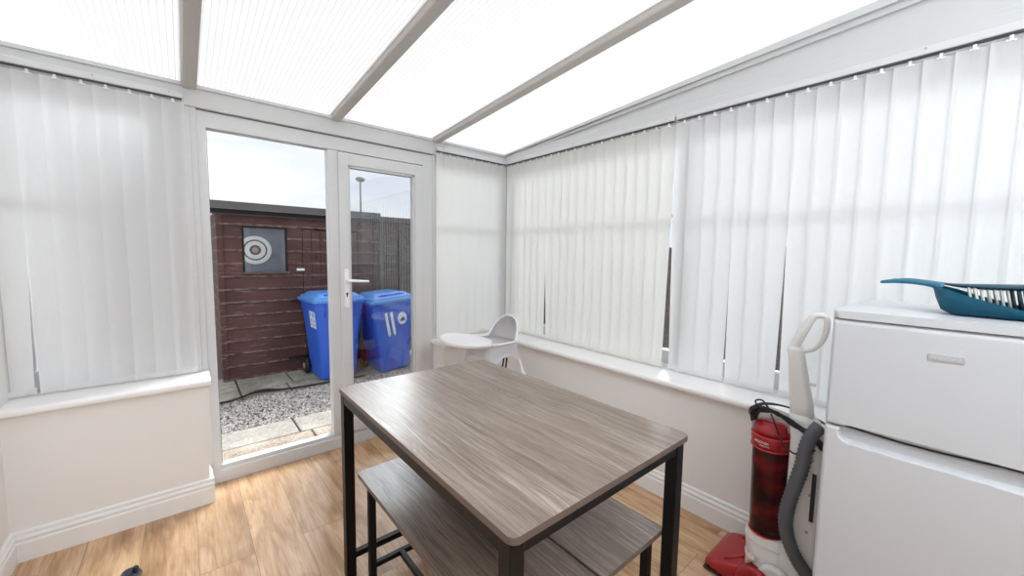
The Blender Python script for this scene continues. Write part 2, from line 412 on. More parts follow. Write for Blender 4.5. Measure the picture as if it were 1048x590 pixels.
# ------------------------------------------------------------------ room constants (metres)
XL, XW, YW, YF = -0.607, 2.008, 2.542, -0.95     # left wall, right dwarf wall face, back dwarf wall face, house wall
YD = 2.72                                        # face of the door frame
XO = 2.40                                        # outer face on the right
ZE, SL, YE = 2.20, 0.072, 2.70                   # eaves height, roof slope, eaves line
def zr(y): return ZE + SL * (YE - y)

# floor
bm = BM(); box(bm, XL - 0.1, XO - 0.1, YF - 0.1, YD + 0.07, -0.05, 0.0); struct('floor', bm, 'floor')
# walls
bm = BM(); box(bm, XL - 0.12, XL, YF - 0.1, YD + 0.15, -0.12, 2.6); struct('wall_left', bm, 'wall_paint')
bm = BM(); box(bm, XL, XO, YF - 0.12, YF, -0.12, 2.6); struct('wall_front', bm, 'wall_paint')
bm = BM(); box(bm, XL, 0.063, YW, YD + 0.16, -0.12, 0.640); box(bm, 0.060, 0.084, YD + .002, YD + .16, -.12, .639); struct('wall_back', bm, 'wall_paint')
bm = BM(); box(bm, 1.487, XO, YW, YD + 0.16, -0.12, 0.640); struct('wall_back', bm, 'wall_paint')
bm = BM(); box(bm, XW, XO, YF, YW, -0.12, 0.640); struct('wall_right', bm, 'wall_paint')

# skirting boards
SK = [(0, 0), (.018, 0), (.018, .081), (.0105, .088), (.0165, .094), (.0165, .104), (.0060, .113), (.0115, .118), (.0105, .127), (.004, .132), (0, .132)]
bm = BM()
prism(bm, [(YW - t, z) for t, z in SK], 0, XL, 0.081)
prism(bm, [(0.063 + t, z) for t, z in SK], 1, YW - 0.0, YD)
struct('baseboard_back', bm, 'gloss_white')
bm = BM(); prism(bm, [(YW - t, z) for t, z in SK], 0, 1.469, XW)
prism(bm, [(1.487 - t, z) for t, z in SK], 1, YW, YD); struct('baseboard_back', bm, 'gloss_white')
bm = BM(); prism(bm, [(XL + t, z) for t, z in SK], 1, YF, YW); struct('baseboard_left', bm, 'gloss_white')
bm = BM(); prism(bm, [(XW - t, z) for t, z in SK], 1, YF, YW); struct('baseboard_right', bm, 'gloss_white')

# window sills: bullnosed boards
def sill_poly(face):  # outline (distance into room from face, z), front nose rounded
    return [(-0.26, .640), (.034, .640), (.041, .643), (.044, .650), (.044, .660), (.040, .668), (.032, .672), (-0.26, .672)]
bm = BM(); prism(bm, [(YW - t, z) for t, z in sill_poly(0)], 0, XL, 0.086, 0.003)
o = struct('window_sill', bm, 'gloss_white', None, 'white sill board under the window left of the doors', 'window sill')
bm = BM(); prism(bm, [(YW - t, z) for t, z in sill_poly(0)], 0, 1.464, XW - 0.044, 0.003)
struct('window_sill', bm, 'gloss_white', None, 'short white sill board right of the doors, behind the high chair', 'window sill')
bm = BM(); prism(bm, [(XW - t * (1.75 if t < 0 else 1), z) for t, z in sill_poly(0)], 1, YF, YD, 0.003)
struct('window_sill', bm, 'gloss_white', None, 'long white sill board under the right hand windows', 'window sill')

# windows: frame with mullions and transom, panes as children
def window_back(n, x0, x1, mulls):
    y0, y1 = 2.775, 2.84
    bm = BM()
    box(bm, x0, x1, y0, y1, .672, .757, .004); box(bm, x0, x1, y0, y1, 2.05, 2.10, .004)
    box(bm, x0 - .0006, x0 + .06, y0 - .0007, y1 + .0007, .6726, 2.0994, .004); box(bm, x1 - .06, x1 + .0006, y0 - .0007, y1 + .0007, .6726, 2.0994, .004)
    box(bm, x0 + .03, x1 - .03, y0 + .02, y0 + .04, 1.570, 1.592, .004)
    for x in mulls: box(bm, x - .035, x + .035, y0, y1, .70, 2.08, .004)
    f = struct('window_%d' % n, bm, 'upvc')
    bm = BM(); box(bm, x0 + .03, x1 - .03, 2.806, 2.810, .72, 2.08); obj('pane', bm, 'glass', f)
window_back(1, XL, .025, []); window_back(2, 1.487, 2.284, [])
y0, y1, xa, xb = YF, 2.775, 2.285, 2.35
bm = BM()
box(bm, xa, xb, y0, y1, .672, .757, .004); box(bm, xa, xb, y0, y1, 2.05, 2.10, .004)
box(bm, xa + .02, xa + .04, y0, y1, 1.580, 1.602, .004)
for y in (2.66, 1.155, -.35, -.9): box(bm, xa - .0007, xb + .0007, y - .022, y + .022, .70, 2.08, .004)
f = struct('window_3', bm, 'upvc')
bm = BM(); box(bm, 2.316, 2.320, y0 + .03, y1 - .03, .72, 2.08); obj('pane', bm, 'glass', f)

# cover strip and corner post beside the door frame
bm = BM(); box(bm, .022, .086, 2.712, 2.85, .672, 2.10, .004); box(bm, .022, .060, 2.702, 2.72, .672, 2.085, .004)
struct('trim_1', bm, 'upvc')
bm = BM(); box(bm, 1.484, 1.50, 2.708, 2.85, .672, 2.10, .003); struct('trim_2', bm, 'upvc')
bm = BM(); box(bm, 2.182, 2.285, 2.70, 2.86, .672, 2.10, .003); struct('trim_3', bm, 'upvc')

# eaves beam over the doors and back windows
bm = BM()
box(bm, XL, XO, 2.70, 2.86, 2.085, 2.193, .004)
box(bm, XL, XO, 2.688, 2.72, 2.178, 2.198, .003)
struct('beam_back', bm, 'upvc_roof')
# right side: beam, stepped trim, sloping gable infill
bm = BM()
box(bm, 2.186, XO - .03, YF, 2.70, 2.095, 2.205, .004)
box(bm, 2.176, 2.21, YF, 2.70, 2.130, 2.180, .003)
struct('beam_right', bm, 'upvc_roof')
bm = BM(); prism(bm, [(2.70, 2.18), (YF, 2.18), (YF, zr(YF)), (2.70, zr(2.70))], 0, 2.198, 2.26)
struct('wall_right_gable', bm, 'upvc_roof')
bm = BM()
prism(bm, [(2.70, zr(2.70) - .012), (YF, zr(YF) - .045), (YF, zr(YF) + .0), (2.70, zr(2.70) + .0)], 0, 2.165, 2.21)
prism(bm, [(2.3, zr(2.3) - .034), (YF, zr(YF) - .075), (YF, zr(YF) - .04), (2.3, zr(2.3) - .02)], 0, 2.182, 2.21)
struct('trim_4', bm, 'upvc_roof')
# roof
bars = (0.065, 0.785, 1.505)
edges = [XL] + list(bars) + [XO]
for a, b in zip(edges, edges[1:]):
    bm = BM(); vs = [bm.verts.new((x, y, zr(y))) for x, y in ((a, 2.84), (b, 2.84), (b, YF), (a, YF))]
    bm.faces.new(vs)
    struct('ceiling', bm, 'polycarbonate')
def bar_poly():  # cross section (x, dz)
    return [(-.030, .012), (-.030, -.022), (-.026, -.028), (-.018, -.030), (.018, -.030), (.026, -.028), (.030, -.022), (.030, .012)]
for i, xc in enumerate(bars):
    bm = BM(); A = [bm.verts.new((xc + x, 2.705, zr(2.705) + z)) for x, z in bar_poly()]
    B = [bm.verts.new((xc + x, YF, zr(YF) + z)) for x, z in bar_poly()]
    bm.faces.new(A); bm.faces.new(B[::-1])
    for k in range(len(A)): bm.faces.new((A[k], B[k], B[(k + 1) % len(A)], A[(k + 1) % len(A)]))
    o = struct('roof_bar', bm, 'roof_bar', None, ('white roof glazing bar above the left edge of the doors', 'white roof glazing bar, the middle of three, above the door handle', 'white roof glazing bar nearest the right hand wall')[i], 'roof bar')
bm = BM(); box(bm, XL, XO, 2.62, 2.9, 2.31, 2.312) if False else None
bm.free()

# ------------------------------------------------------------------ french doors
bm = BM()
X0, X1, ZT = 0.083, 1.487, 2.08
box(bm, X0 + .001, X1 - .001, YD + .0008, YD + .069, ZT - .085, ZT - .0005, .003)
box(bm, X0, X0 + .042, YD, YD + .07, 0.0, ZT, .003)
box(bm, X1 - .087, X1, YD, YD + .07, 0.0, ZT, .003)
box(bm, X0, X1, YD - .002, YD + .085, 0.0, .075, .003)            # threshold
box(bm, X0 + .02, X1 - .02, YD + .012, YD + .07, .07, .098, .003)
fr = struct('door_1', bm, 'upvc')
bm = BM(); box(bm, X0 + .041, X0 + .046, YD + .03, YD + .068, .10, 1.985); obj('gasket', bm, 'gasket', fr)
# right leaf with its floating mullion
lf = BM()
yl0, yl1 = YD - .010, YD + .055
box(lf, .737, .80, YD + .004, YD + .075, .098, 1.995, .004)       # mullion
struct('door_mullion', lf, 'upvc', fr)
def leaf(bm, x0, x1, z0, z1, sw, bw, tw, y0, y1):
    box(bm, x0, x0 + sw, y0 - .0006, y1 + .0006, z0, z1, .004); box(bm, x1 - sw, x1, y0 - .0006, y1 + .0006, z0, z1, .004); z0 += .0006; z1 -= .0006
    box(bm, x0 + sw - .01, x1 - sw + .01, y0, y1, z0, z0 + bw, .004); box(bm, x0 + sw - .01, x1 - sw + .01, y0, y1, z1 - tw, z1, .004)
    b = .014                                                       # glazing bead
    for a in ((x0 + sw - .002, x0 + sw + b), (x1 - sw - b, x1 - sw + .002)): box(bm, a[0], a[1], y0 + .012, y1 - .012, z0 + bw, z1 - tw, .002)
    for a in ((z0 + bw - .002, z0 + bw + b), (z1 - tw - b, z1 - tw + .002)): box(bm, x0 + sw, x1 - sw, y0 + .012, y1 - .012, a[0], a[1], .002)
d = BM(); leaf(d, .795, 1.398, .10, 1.988, .064, .088, .078, yl0, yl1)
dl = struct('door_2', d, 'upvc')
bm = BM(); box(bm, .855, 1.34, YD + .018, YD + .024, .18, 1.92); obj('pane', bm, 'door_glass', dl)
bm = BM(); box(bm, 1.322, 1.326, YD + .006, YD + .016, .20, 1.90); box(bm, .868, 1.324, YD + .006, YD + .016, 1.894, 1.898)
obj('gasket', bm, 'gasket', dl)
# handle: rounded backplate, lever, keyhole
bm = BM()
ring = rrect(.030, .262, .014, 5, .834, 1.098)
prism(bm, ring, 1, yl0 - .010, yl0, .002)
hp = obj('door_handle', bm, 'white_plastic', dl)
bm = BM(); tube(bm, [(.836, yl0 - .008, 1.150), (.836, yl0 - .045, 1.150), (.848, yl0 - .052, 1.150), (.90, yl0 - .052, 1.146), (.965, yl0 - .050, 1.142)], [.012, .011, .011, .010, .009], 10, smooth=4, flat=.9)
obj('lever', bm, 'white_plastic', hp)
bm = BM(); cyl(bm, (.834, yl0 - .0105, 1.062), .0075, 'y', .003, 16); box(bm, .8305, .8375, yl0 - .012, yl0 - .009, 1.040, 1.062)
obj('keyhole', bm, 'rubber', hp)
# left leaf standing open outside, folded back square to the frame
d = BM(); leaf(d, 0, .600, .10, 1.988, .064, .088, .078, 0, .065)
bmesh.ops.rotate(d, cent=(0, 0, 0), matrix=Matrix.Rotation(math.radians(97), 3, 'Z'), verts=d.verts[:])
bmesh.ops.translate(d, vec=(.115, YD + .115, 0), verts=d.verts[:])
dl2 = struct('door_3', d, 'upvc')
bm = BM(); box(bm, .06, .54, .030, .036, .18, 1.92)
bmesh.ops.rotate(bm, cent=(0, 0, 0), matrix=Matrix.Rotation(math.radians(97), 3, 'Z'), verts=bm.verts[:])
bmesh.ops.translate(bm, vec=(.115, YD + .115, 0), verts=bm.verts[:])
obj('pane', bm, 'door_glass', dl2)

# ------------------------------------------------------------------ vertical blinds
ZV0, ZV1 = .679, 2.088
def vane_mesh(key, s0, s1, w=.0885):
    """hanging strip of fabric; s0, s1 shift its left and right edge at the bottom"""
    bm = BM(); nz = 14; nx = 4; V = []
    for i in range(nz + 1):
        t = i / nz; z = ZV1 + (ZV0 - ZV1) * t; row = []
        for k in range(nx + 1):
            u = k / nx; x = (u - .5) * w + (s0 * (1 - u) + s1 * u) * t ** 1.4
            row.append(bm.verts.new((x, .004 * (1 - (2 * u - 1) ** 2), z)))
        V.append(row)
    for i in range(nz):
        for k in range(nx): bm.faces.new((V[i][k], V[i][k + 1], V[i + 1][k + 1], V[i + 1][k])).smooth = True
    # hem pocket with its weight at the bottom
    zz = ZV0 + .028
    for off in (-.0015, .0065):
        a = [bm.verts.new((x + (s0 + s1) / 2, off, z)) for x, z in ((-w / 2 + .004, ZV0 + .001), (w / 2 - .004, ZV0 + .001), (w / 2 - .004, zz), (-w / 2 + .004, zz))]
        bm.faces.new(a)
    me = bpy.data.meshes.new('vane'); bm.to_mesh(me); bm.free(); return me
def hanger_mesh():
    bm = BM(); box(bm, -.005, .005, -.004, .003, 2.080, 2.100, .0015); box(bm, -.012, .012, -.001, .004, 2.080, 2.088, .001)
    me = bpy.data.meshes.new('hanger'); bm.to_mesh(me); bm.free(); return me
HM = hanger_mesh(); HM.materials.append(M['white_plastic'])
def blind(label, group, p0, p1, mat, gaps={}, tilt=11, pitch=.0805, chain=True, starts=None):
    """p0 -> p1: plan positions of the two ends of the track; the room lies to the right hand of p0 -> p1"""
    p0, p1 = Vector((*p0, 0)), Vector((*p1, 0)); dr = (p1 - p0); ln = dr.length; dr.normalize()
    ang = math.atan2(dr.y, dr.x)
    root = thing('vertical_blind', label, 'blind', (p0.x, p0.y, 0), ang, group)
    bm = BM(); box(bm, 0, ln, -.018, .024, 2.106, 2.134, .003); obj('headrail', bm, 'upvc', root, False)
    bm = BM(); box(bm, .004, ln - .004, -.012, .018, 2.1035, 2.107); obj('track_slot_shade', bm, 'slot_shade', root, False)  # dark strip painted in for the shadow gap below the headrail
    for s in (.05, ln * .5, ln - .05):
        bm = BM(); cyl(bm, (s, -.0185, 2.126), .004, 'y', .003, 10); obj('fixing_screw', bm, 'grey_metal', root, False)
    n = math.ceil(ln / pitch - .1); cache = {}; pitch = ln / n
    off = pitch / 2
    for i in range(n):
        key = gaps.get(i, (0, 0))
        if key not in cache:
            cache[key] = vane_mesh(key, *key); cache[key].materials.append(M[mat])
        o = bpy.data.objects.new('vane', cache[key]); C.objects.link(o); o.parent = root
        o.location = (off + i * pitch, 0, 0); o.rotation_euler = (0, 0, math.radians(tilt + random.uniform(-2.5, 2.5)))
        h = bpy.data.objects.new('hanger', HM); C.objects.link(h); h.parent = o
    if chain:
        bm = BM(); pts = []
        for i in range(n - 1):
            a, b = off + i * pitch, off + (i + 1) * pitch
            pts += [(a, -.008, ZV0 + .012), ((a + b) / 2, -.012, ZV0 + .002)]
        pts.append((off + (n - 1) * pitch, -.008, ZV0 + .012))
        tube(bm, pts, .0012, 5, smooth=2); obj('bead_chain', bm, 'white_plastic', root, False)
    return root
G = 'vertical blinds at the windows'
# p0->p1 direction: room on the right hand side -> local -y faces the room
blind('white vertical blind over the window left of the doors', G, (-.595, 2.68), (.035, 2.68), 'blind_white', {0: (0, -.022), 1: (.006, 0)} , tilt=9)
blind('narrow cream vertical blind between the doors and the corner, above the high chair', G, (1.492, 2.672), (2.168, 2.672), 'blind_cream', {}, tilt=7)
blind('cream vertical blind on the right wall, from the corner to the wide gap', G, (2.170, 2.650), (2.170, 1.160), 'blind_cream', {5: (0, -.012), 6: (.028, 0), 18: (0, -.024), 17: (0, -.006)}, tilt=8)
blind('white vertical blind on the right wall behind the fridge and vacuum cleaner', G, (2.170, 1.148), (2.170, -.78), 'blind_white', {0: (.022, 0), 3: (0, -.010), 4: (.012, 0), 6: (0, -.014), 7: (.018, 0), 11: (0, -.008), 12: (.006, 0)}, tilt=8)

# ------------------------------------------------------------------ dining table and benches
def slab(bm, x0, x1, y0, y1, z0, z1, r):
    prism(bm, rrect(x1 - x0, y1 - y0, r, 5, (x0 + x1) / 2, (y0 + y1) / 2), 2, z0, z1, .0025)
TX0, TX1, TY0, TY1, TZ = .452, 1.157, .524, 1.602, .800
tb = thing('dining_table', 'grey brown wood topped dining table with black metal legs', 'table', ((TX0 + TX1) / 2, (TY0 + TY1) / 2, 0))
bm = BM(); slab(bm, TX0, TX1, TY0, TY1, TZ - .017, TZ, .018); top_ = obj('tabletop', bm, 'table_wood', tb)
LW = .038
lx = (TX0 + .005, TX1 - .010 - LW); ly = (TY0 + .012, TY1 - .012 - LW)
for x in lx:
    for y in ly:
        bm = BM(); box(bm, x, x + LW, y, y + LW, .008, TZ - .017, .002); lg = obj('leg', bm, 'black_metal', tb)
        bm = BM(); cyl(bm, (x + LW / 2, y + LW / 2, .004), .014, 'z', .008, 14); obj('foot', bm, 'rubber', lg)
bm = BM(); zt = TZ - .018
for x in lx: box(bm, x + .001, x + .030, ly[0] + LW, ly[1], zt - .038, zt, .0015)
for y in ly: box(bm, lx[0] + LW, lx[1], y + .004, y + .030, zt - .038, zt, .0015)
obj('apron', bm, 'black_metal', tb)
for y in ly:
    bm = BM(); box(bm, lx[0] + LW, lx[1], y + .006, y + .031, .082, .107, .0015); obj('stretcher', bm, 'black_metal', tb)

def edge_faces(o):
    o.data.materials.append(M['wood_edge'])
    for p_ in o.data.polygons:
        if abs(p_.normal.z) < .5: p_.material_index = 1
def bench(x0, x1, y0, y1, z, label):
    t = thing('bench', label, 'bench', ((x0 + x1) / 2, (y0 + y1) / 2, 0), 0, 'benches under the dining table')
    bm = BM(); slab(bm, x0, x1, y0, y1, z - .017, z, .012); edge_faces(obj('seat', bm, 'bench_wood', t))
    w = .026; ax = (x0 + .030, x1 - .030 - w); ay = (y0 + .022, y1 - .022 - w)
    for x in ax:
        for y in ay:
            bm = BM(); box(bm, x, x + w, y, y + w, .006, z - .017, .0015); lg = obj('leg', bm, 'black_metal', t)
            bm = BM(); cyl(bm, (x + w / 2, y + w / 2, .003), .010, 'z', .006, 12); obj('foot', bm, 'rubber', lg)
    for y in ay:
        bm = BM(); box(bm, ax[0] + w, ax[1], y + .003, y + w - .003, .080, .100, .001); obj('stretcher', bm, 'black_metal', t)
        bm = BM(); box(bm, ax[0] + w, ax[1], y + .003, y + w - .003, z - .040, z - .018, .001); obj('seat_rail', bm, 'black_metal', t)
    xm = (x0 + x1) / 2
    bm = BM(); box(bm, xm - .010, xm + .010, ay[0] + w - .004, ay[1] + .004, .080, .100, .001); obj('centre_rail', bm, 'black_metal', t)
    bm = BM()
    for x in ax: box(bm, x + .003, x + w - .003, ay[0] + w, ay[1], z - .040, z - .018, .001)
    obj('side_rail', bm, 'black_metal', t)
edge_faces(top_)
bench(.487, .814, .572, 1.503, .480, 'wooden topped bench on the door side, under the left edge of the table')
bench(.822, 1.134, .578, 1.503, .480, 'wooden topped bench on the fridge side, under the right edge of the table')

# ------------------------------------------------------------------ fridge freezer
FX0, FX1, FY0, FY1, FZ = 1.450, 1.965, -.232, .262, 1.190
fg = thing('fridge_freezer', 'white two door fridge freezer beside the vacuum cleaner', 'fridge freezer', ((FX0 + FX1) / 2, (FY0 + FY1) / 2, 0))
bm = BM(); box(bm, FX0 + .050, FX1, FY0 + .003, FY1 - .003, .018, FZ - .022, .004); obj('cabinet', bm, 'fridge_white', fg)
bm = BM()
prism(bm, rrect(FX1 - FX0 + .004, FY1 - FY0, .016, 5, (FX0 + FX1) / 2, (FY0 + FY1) / 2), 2, FZ - .022, FZ, .004)
obj('worktop', bm, 'fridge_white', fg)
def wave(y):   # the line where the two doors meet: flat at the left, dipping into the recess
    t = max(0, min(1, (.235 - y) / .14)); s = t * t * (3 - 2 * t)
    return .849 - .007 * math.sin(PI * min(1, max(0, (.225 - y) / .30))) * 1.0 - .001 * s
def pill(y, z):  # signed: >0 inside the shallow scoop that serves as a handle
    y1p = .228; zt_ = .859; zb = .807; r = (zt_ - zb) / 2; zc = (zt_ + zb) / 2
    yy = max(0, y - (y1p - r)); dd = r - math.hypot(yy, z - zc)
    return dd
def door_panel(z0f, z1f, name):
    bm = BM(); ny, nz = 190, 90; V = []; y0d, y1d = FY0 + .001, FY1 - .001
    ytop = [y1d + (y0d - y1d) * j / ny for j in range(ny + 1)]
    for i in range(nz + 1):
        row = []
        for y in ytop:
            a, b = z0f(y), z1f(y)
            t = i / nz
            # finer rows near the meeting line
            t = t ** 2.4 if name == 'freezer_door' else 1 - (1 - t) ** 2.4
            z = a + (b - a) * t
            e = min(y - y0d, y1d - y, abs(z - a) + (0 if True else 0), abs(b - z))
            edge = max(0, .010 - e) ; x = FX0 + (.010 - math.sqrt(max(0, .010 ** 2 - edge ** 2)))
            dd = pill(y, z)
            if dd > 0: x += .022 * min(1, dd / .003)
            row.append(bm.verts.new((x, y, z)))
        V.append(row)
    for i in range(nz):
        for j in range(ny):
            bm.faces.new((V[i][j], V[i][j + 1], V[i + 1][j + 1], V[i + 1][j])).smooth = True
    # sides back to the cabinet
    per = V[0] + [V[i][ny] for i in range(1, nz + 1)] + V[nz][ny - 1::-1] + [V[i][0] for i in range(nz - 1, 0, -1)]
    bk = [bm.verts.new((FX0 + .048, v.co.y, v.co.z)) for v in per]; n = len(per)
    for i in range(n): bm.faces.new((per[i], bk[i], bk[(i + 1) % n], per[(i + 1) % n]))
    return obj(name, bm, 'fridge_white', fg)
fd = door_panel(lambda y: wave(y) + .0028, lambda y: FZ - .024, 'freezer_door')
door_panel(lambda y: .045, lambda y: wave(y) - .0028, 'fridge_door')
bm = BM(); box(bm, FX0 + .03, FX0 + .05, FY0 + .004, FY1 - .004, .835, .86); obj('door_seal', bm, 'rubber', fg)
bm = BM(); box(bm, FX0 + .03, FX1 - .02, FY0 + .01, FY1 - .01, .006, .045, .002); obj('plinth', bm, 'vac_grey', fg)
# badge with raised letters
bm = BM(); prism(bm, rrect(.062, .017, .003, 3, .034, 1.0935), 0, FX0 - .0025, FX0 + .002, .0008)
bd = obj('badge', bm, 'emblem', fd)
mt = Matrix(((0, 0, -1, FX0 - .0030), (-1, 0, 0, .034), (0, 1, 0, 1.0930), (0, 0, 0, 1)))
obj('badge_lettering', text_bm('ESSENTIALS', .0100, mt, .0006), 'emblem_light', bd)

# ------------------------------------------------------------------ dustpan and brush on the fridge
dp = thing('dustpan', 'teal plastic dustpan lying on top of the fridge freezer', 'dustpan', (1.66, -.04, FZ))
bm = BM()
zb = FZ + .003
def pan_ring(y, hw, top, inset=0):   # open U section: points across x
    cx = 1.665
    return [(cx - hw, y, top), (cx - hw + .006, y, zb + .010 if top - zb > .014 else zb + .004), (cx - hw + .018, y, zb), (cx, y, zb), (cx + hw - .018, y, zb), (cx + hw - .006, y, zb + .010 if top - zb > .014 else zb + .004), (cx + hw, y, top)]
rings = []
prof = [(.078, .020, 1.262), (.070, .048, 1.266), (.058, .074, 1.263), (.036, .092, 1.256), (.0, .098, 1.242), (-.04, .102, 1.230), (-.08, .106, 1.218), (-.13, .110, 1.204), (-.16, .111, 1.198)]
cx = 1.665
for i, (y, hw, top) in enumerate(prof):
    r = []
    drop = [0.0, 0.45, 0.86, 1, 1, 1, 1, 1, 1][i]     # how far the sheet reaches down to the base
    zlow = top + (zb - top) * drop
    for k in range(13):
        u = -1 + 2 * k / 12; a = abs(u)
        w_ = 0 if a < .80 else ((a - .80) / .20) ** 2
        r.append((cx + u * hw, y - (0 if i > 3 else .0), zlow + (top - zlow) * w_))
    rings.append(r)
V = loft(bm, rings, False, False, closed=False)
bmesh.ops.solidify(bm, geom=bm.faces[:], thickness=.003)
pn = obj('pan', bm, 'teal', dp)
bm = BM()
hp_ = [(cx, .060, 1.262), (cx, .085, 1.270), (cx, .120, 1.274), (cx, .155, 1.2745), (cx, .186, 1.270), (cx, .192, 1.268)]
tube(bm, hp_, [.030, .021, .0175, .017, .012, .004], 14, smooth=5, flat=.42, up=(0, 0, 1)); obj('handle', bm, 'teal', dp)
bm = BM()
for k in range(34):
    x = cx - .105 + .210 * k / 33; box(bm, x, x + .003, -.165, -.155, zb - .001, zb + .006)
obj('lip_ridges', bm, 'teal_dark', dp)
br_ = thing('hand_brush', 'teal hand brush with white and dark bristles, clipped into the dustpan', 'brush', (1.67, -.05, FZ + .05))
bm = BM()
xb0 = 1.672
tube(bm, [(xb0, .165, 1.2795), (xb0, .13, 1.2815), (xb0, .09, 1.2775), (xb0, .05, 1.271), (xb0, .02, 1.2685), (xb0, -.02, 1.268), (xb0, -.08, 1.270), (xb0, -.15, 1.273), (xb0, -.20, 1.274)], [.006, .009, .010, .013, .022, .030, .031, .030, .016], 14, smooth=4, flat=.28, up=(0, 0, 1))
obj('brush_body', bm, 'teal_dark', br_)
def bristles(ya, yb, m, nm, part):
    bm = BM(); rnd = random.Random(3)
    ny = int((ya - yb) / .0105)
    for j in range(ny + 1):
        y = ya - (ya - yb) * j / max(1, ny)
        for x in (-.020, -.008, .006, .018):
            for q in range(4):
                bx, by = xb0 + x + rnd.uniform(-.003, .003), y + rnd.uniform(-.002, .002)
                tube(bm, [(bx, by, 1.266), (bx - .004 + rnd.uniform(-.003, .003), by - .010 + rnd.uniform(-.002, .002), 1.213)], [.0016, .0012], 4)
    obj(nm, bm, m, br_)
bristles(.012, -.055, 'bristle_white', 'bristles', 0)
bristles(-.062, -.17, 'bristle_dark', 'bristles', 0)

# ------------------------------------------------------------------ upright vacuum cleaner
vc = thing('vacuum_cleaner', 'red and white upright vacuum cleaner with grey hose beside the fridge', 'vacuum cleaner', (1.80, .46, 0))
# floor head: wedge rising to the rear, with a rounded front
bm = BM()
def head_ring(y, hw, z0, z1, cx=1.800):
    r = min(.022, (z1 - z0) * .45)
    return [(cx + x, y, z) for x, z in rrect(2 * hw, z1 - z0, r, 4, 0, (z0 + z1) / 2)]
loft(bm, [head_ring(.672, .100, .018, .034), head_ring(.664, .124, .012, .046), head_ring(.640, .136, .010, .058), head_ring(.600, .140, .010, .070), head_ring(.560, .140, .010, .086), head_ring(.515, .138, .010, .100), head_ring(.470, .132, .010, .112), head_ring(.430, .118, .012, .112), head_ring(.40, .09, .02, .10)])
hd = obj('floor_head', bm, 'red_plastic', vc)
bm = BM(); tube(bm, [(1.70, .60, .074), (1.74, .545, .093), (1.80, .522, .102), (1.86, .545, .093), (1.90, .60, .074)], .006, 8, smooth=5); obj('head_ridge', bm, 'red_plastic', hd)
bm = BM(); box(bm, 1.662, 1.938, .40, .668, .006, .014, .002); obj('bumper', bm, 'rubber', hd)
bm = BM()
cyl(bm, (1.668, .475, .058), .066, 'x', .034, 36, bev=.010); obj('wheel_cover', bm, 'red_plastic', hd)
bm = BM(); cyl(bm, (1.932, .475, .058), .066, 'x', .034, 36, bev=.010); obj('wheel_cover', bm, 'red_plastic', hd)
for x in (1.690, 1.910):
    bm = BM(); cyl(bm, (x, .335, .045), .045, 'x', .026, 28, bev=.004); w_ = obj('wheel', bm, 'rubber', vc)
    bm = BM(); cyl(bm, (x - .014 if x < 1.8 else x + .014, .335, .045), .022, 'x', .006, 20, bev=.002); obj('hub', bm, 'vac_grey', w_)
bm = BM(); tube(bm, [(1.700, .515, .105), (1.700, .508, .128), (1.700, .502, .142)], [.006, .014, .016], 12, smooth=3)
obj('height_knob', bm, 'cream', hd)
# white body: collar under the container, rear spine
bm = BM()
def ell(cx, cy, z, a, b, n=28, yz=0.0): return [(cx + a * math.cos(2 * PI * k / n), cy + b * math.sin(2 * PI * k / n), z + yz * math.sin(2 * PI * k / n)) for k in range(n)]
loft(bm, [ell(1.80, .430, .055, .092, .095), ell(1.80, .440, .100, .098, .105), ell(1.80, .452, .150, .086, .100), ell(1.80, .462, .185, .076, .092), ell(1.80, .468, .215, .070, .084, yz=-.004), ell(1.80, .468, .222, .066, .080, yz=-.004)])
bd_ = obj('motor_housing', bm, 'vac_white', vc)
bm = BM(); tube(bm, ell(1.80, .440, .112, .100, .107), .005, 6, closed=True); tube(bm, ell(1.80, .462, .190, .077, .093), .0025, 6, closed=True); obj('housing_seam', bm, 'vac_white', bd_)
for xs_ in (1.694, 1.906):
    bm = BM(); cyl(bm, (xs_, .415, .095), .060, 'x', .034, 36, bev=.010); obj('pivot_cover', bm, 'vac_white', bd_)
bm = BM()
def sp_ring(z, y0, y1, hw, cx=1.80):
    return [(cx + x, y, z) for x, y in rrect(2 * hw, y1 - y0, min(.020, (y1 - y0) * .42, hw * .6), 5, 0, (y0 + y1) / 2)]
loft(bm, [sp_ring(.05, .300, .420, .090), sp_ring(.12, .298, .415, .088), sp_ring(.30, .300, .412, .076), sp_ring(.50, .305, .412, .068), sp_ring(.66, .318, .415, .058), sp_ring(.72, .340, .424, .048), sp_ring(.745, .366, .430, .040)])
obj('rear_housing', bm, 'vac_white', bd_)
bm = BM()
for z in (.33, .47, .60): cyl(bm, (1.7195 + (z - .33) * .06, .335, z), .0045, 'x', .006, 10)
obj('housing_screw', bm, 'vac_grey', bd_)
bm = BM(); box(bm, 1.712, 1.722, .318, .330, .38, .56, .002); obj('side_vent', bm, 'rubber', bd_)
# dust container and its lid
bm = BM()
CX, CY = 1.795, .480
loft(bm, [ell(CX, CY, .212, .058, .058), ell(CX, CY, .218, .062, .062), ell(CX, CY + .003, .42, .063, .063), ell(CX, CY + .006, .600, .064, .064), ell(CX, CY + .006, .606, .062, .062)])
dc = obj('dust_container', bm, 'dust_red', vc)
bm = BM(); tube(bm, ell(CX, CY, .222, .0625, .0625), .0035, 6, closed=True); obj('container_ring', bm, 'red_trim', dc)
bm = BM(); loft(bm, [ell(CX, CY + .006, .578, .064, .064), ell(CX, CY + .006, .580, .069, .069), ell(CX, CY + .007, .630, .070, .070), ell(CX, CY + .007, .634, .066, .066)])
ld = obj('container_band', bm, 'red_plastic', dc)
bm = BM()
for z in (.5805, .632): tube(bm, ell(CX, CY + .006, z, .0700, .0700), .0022, 6, closed=True)
obj('band_trim', bm, 'red_trim', ld)
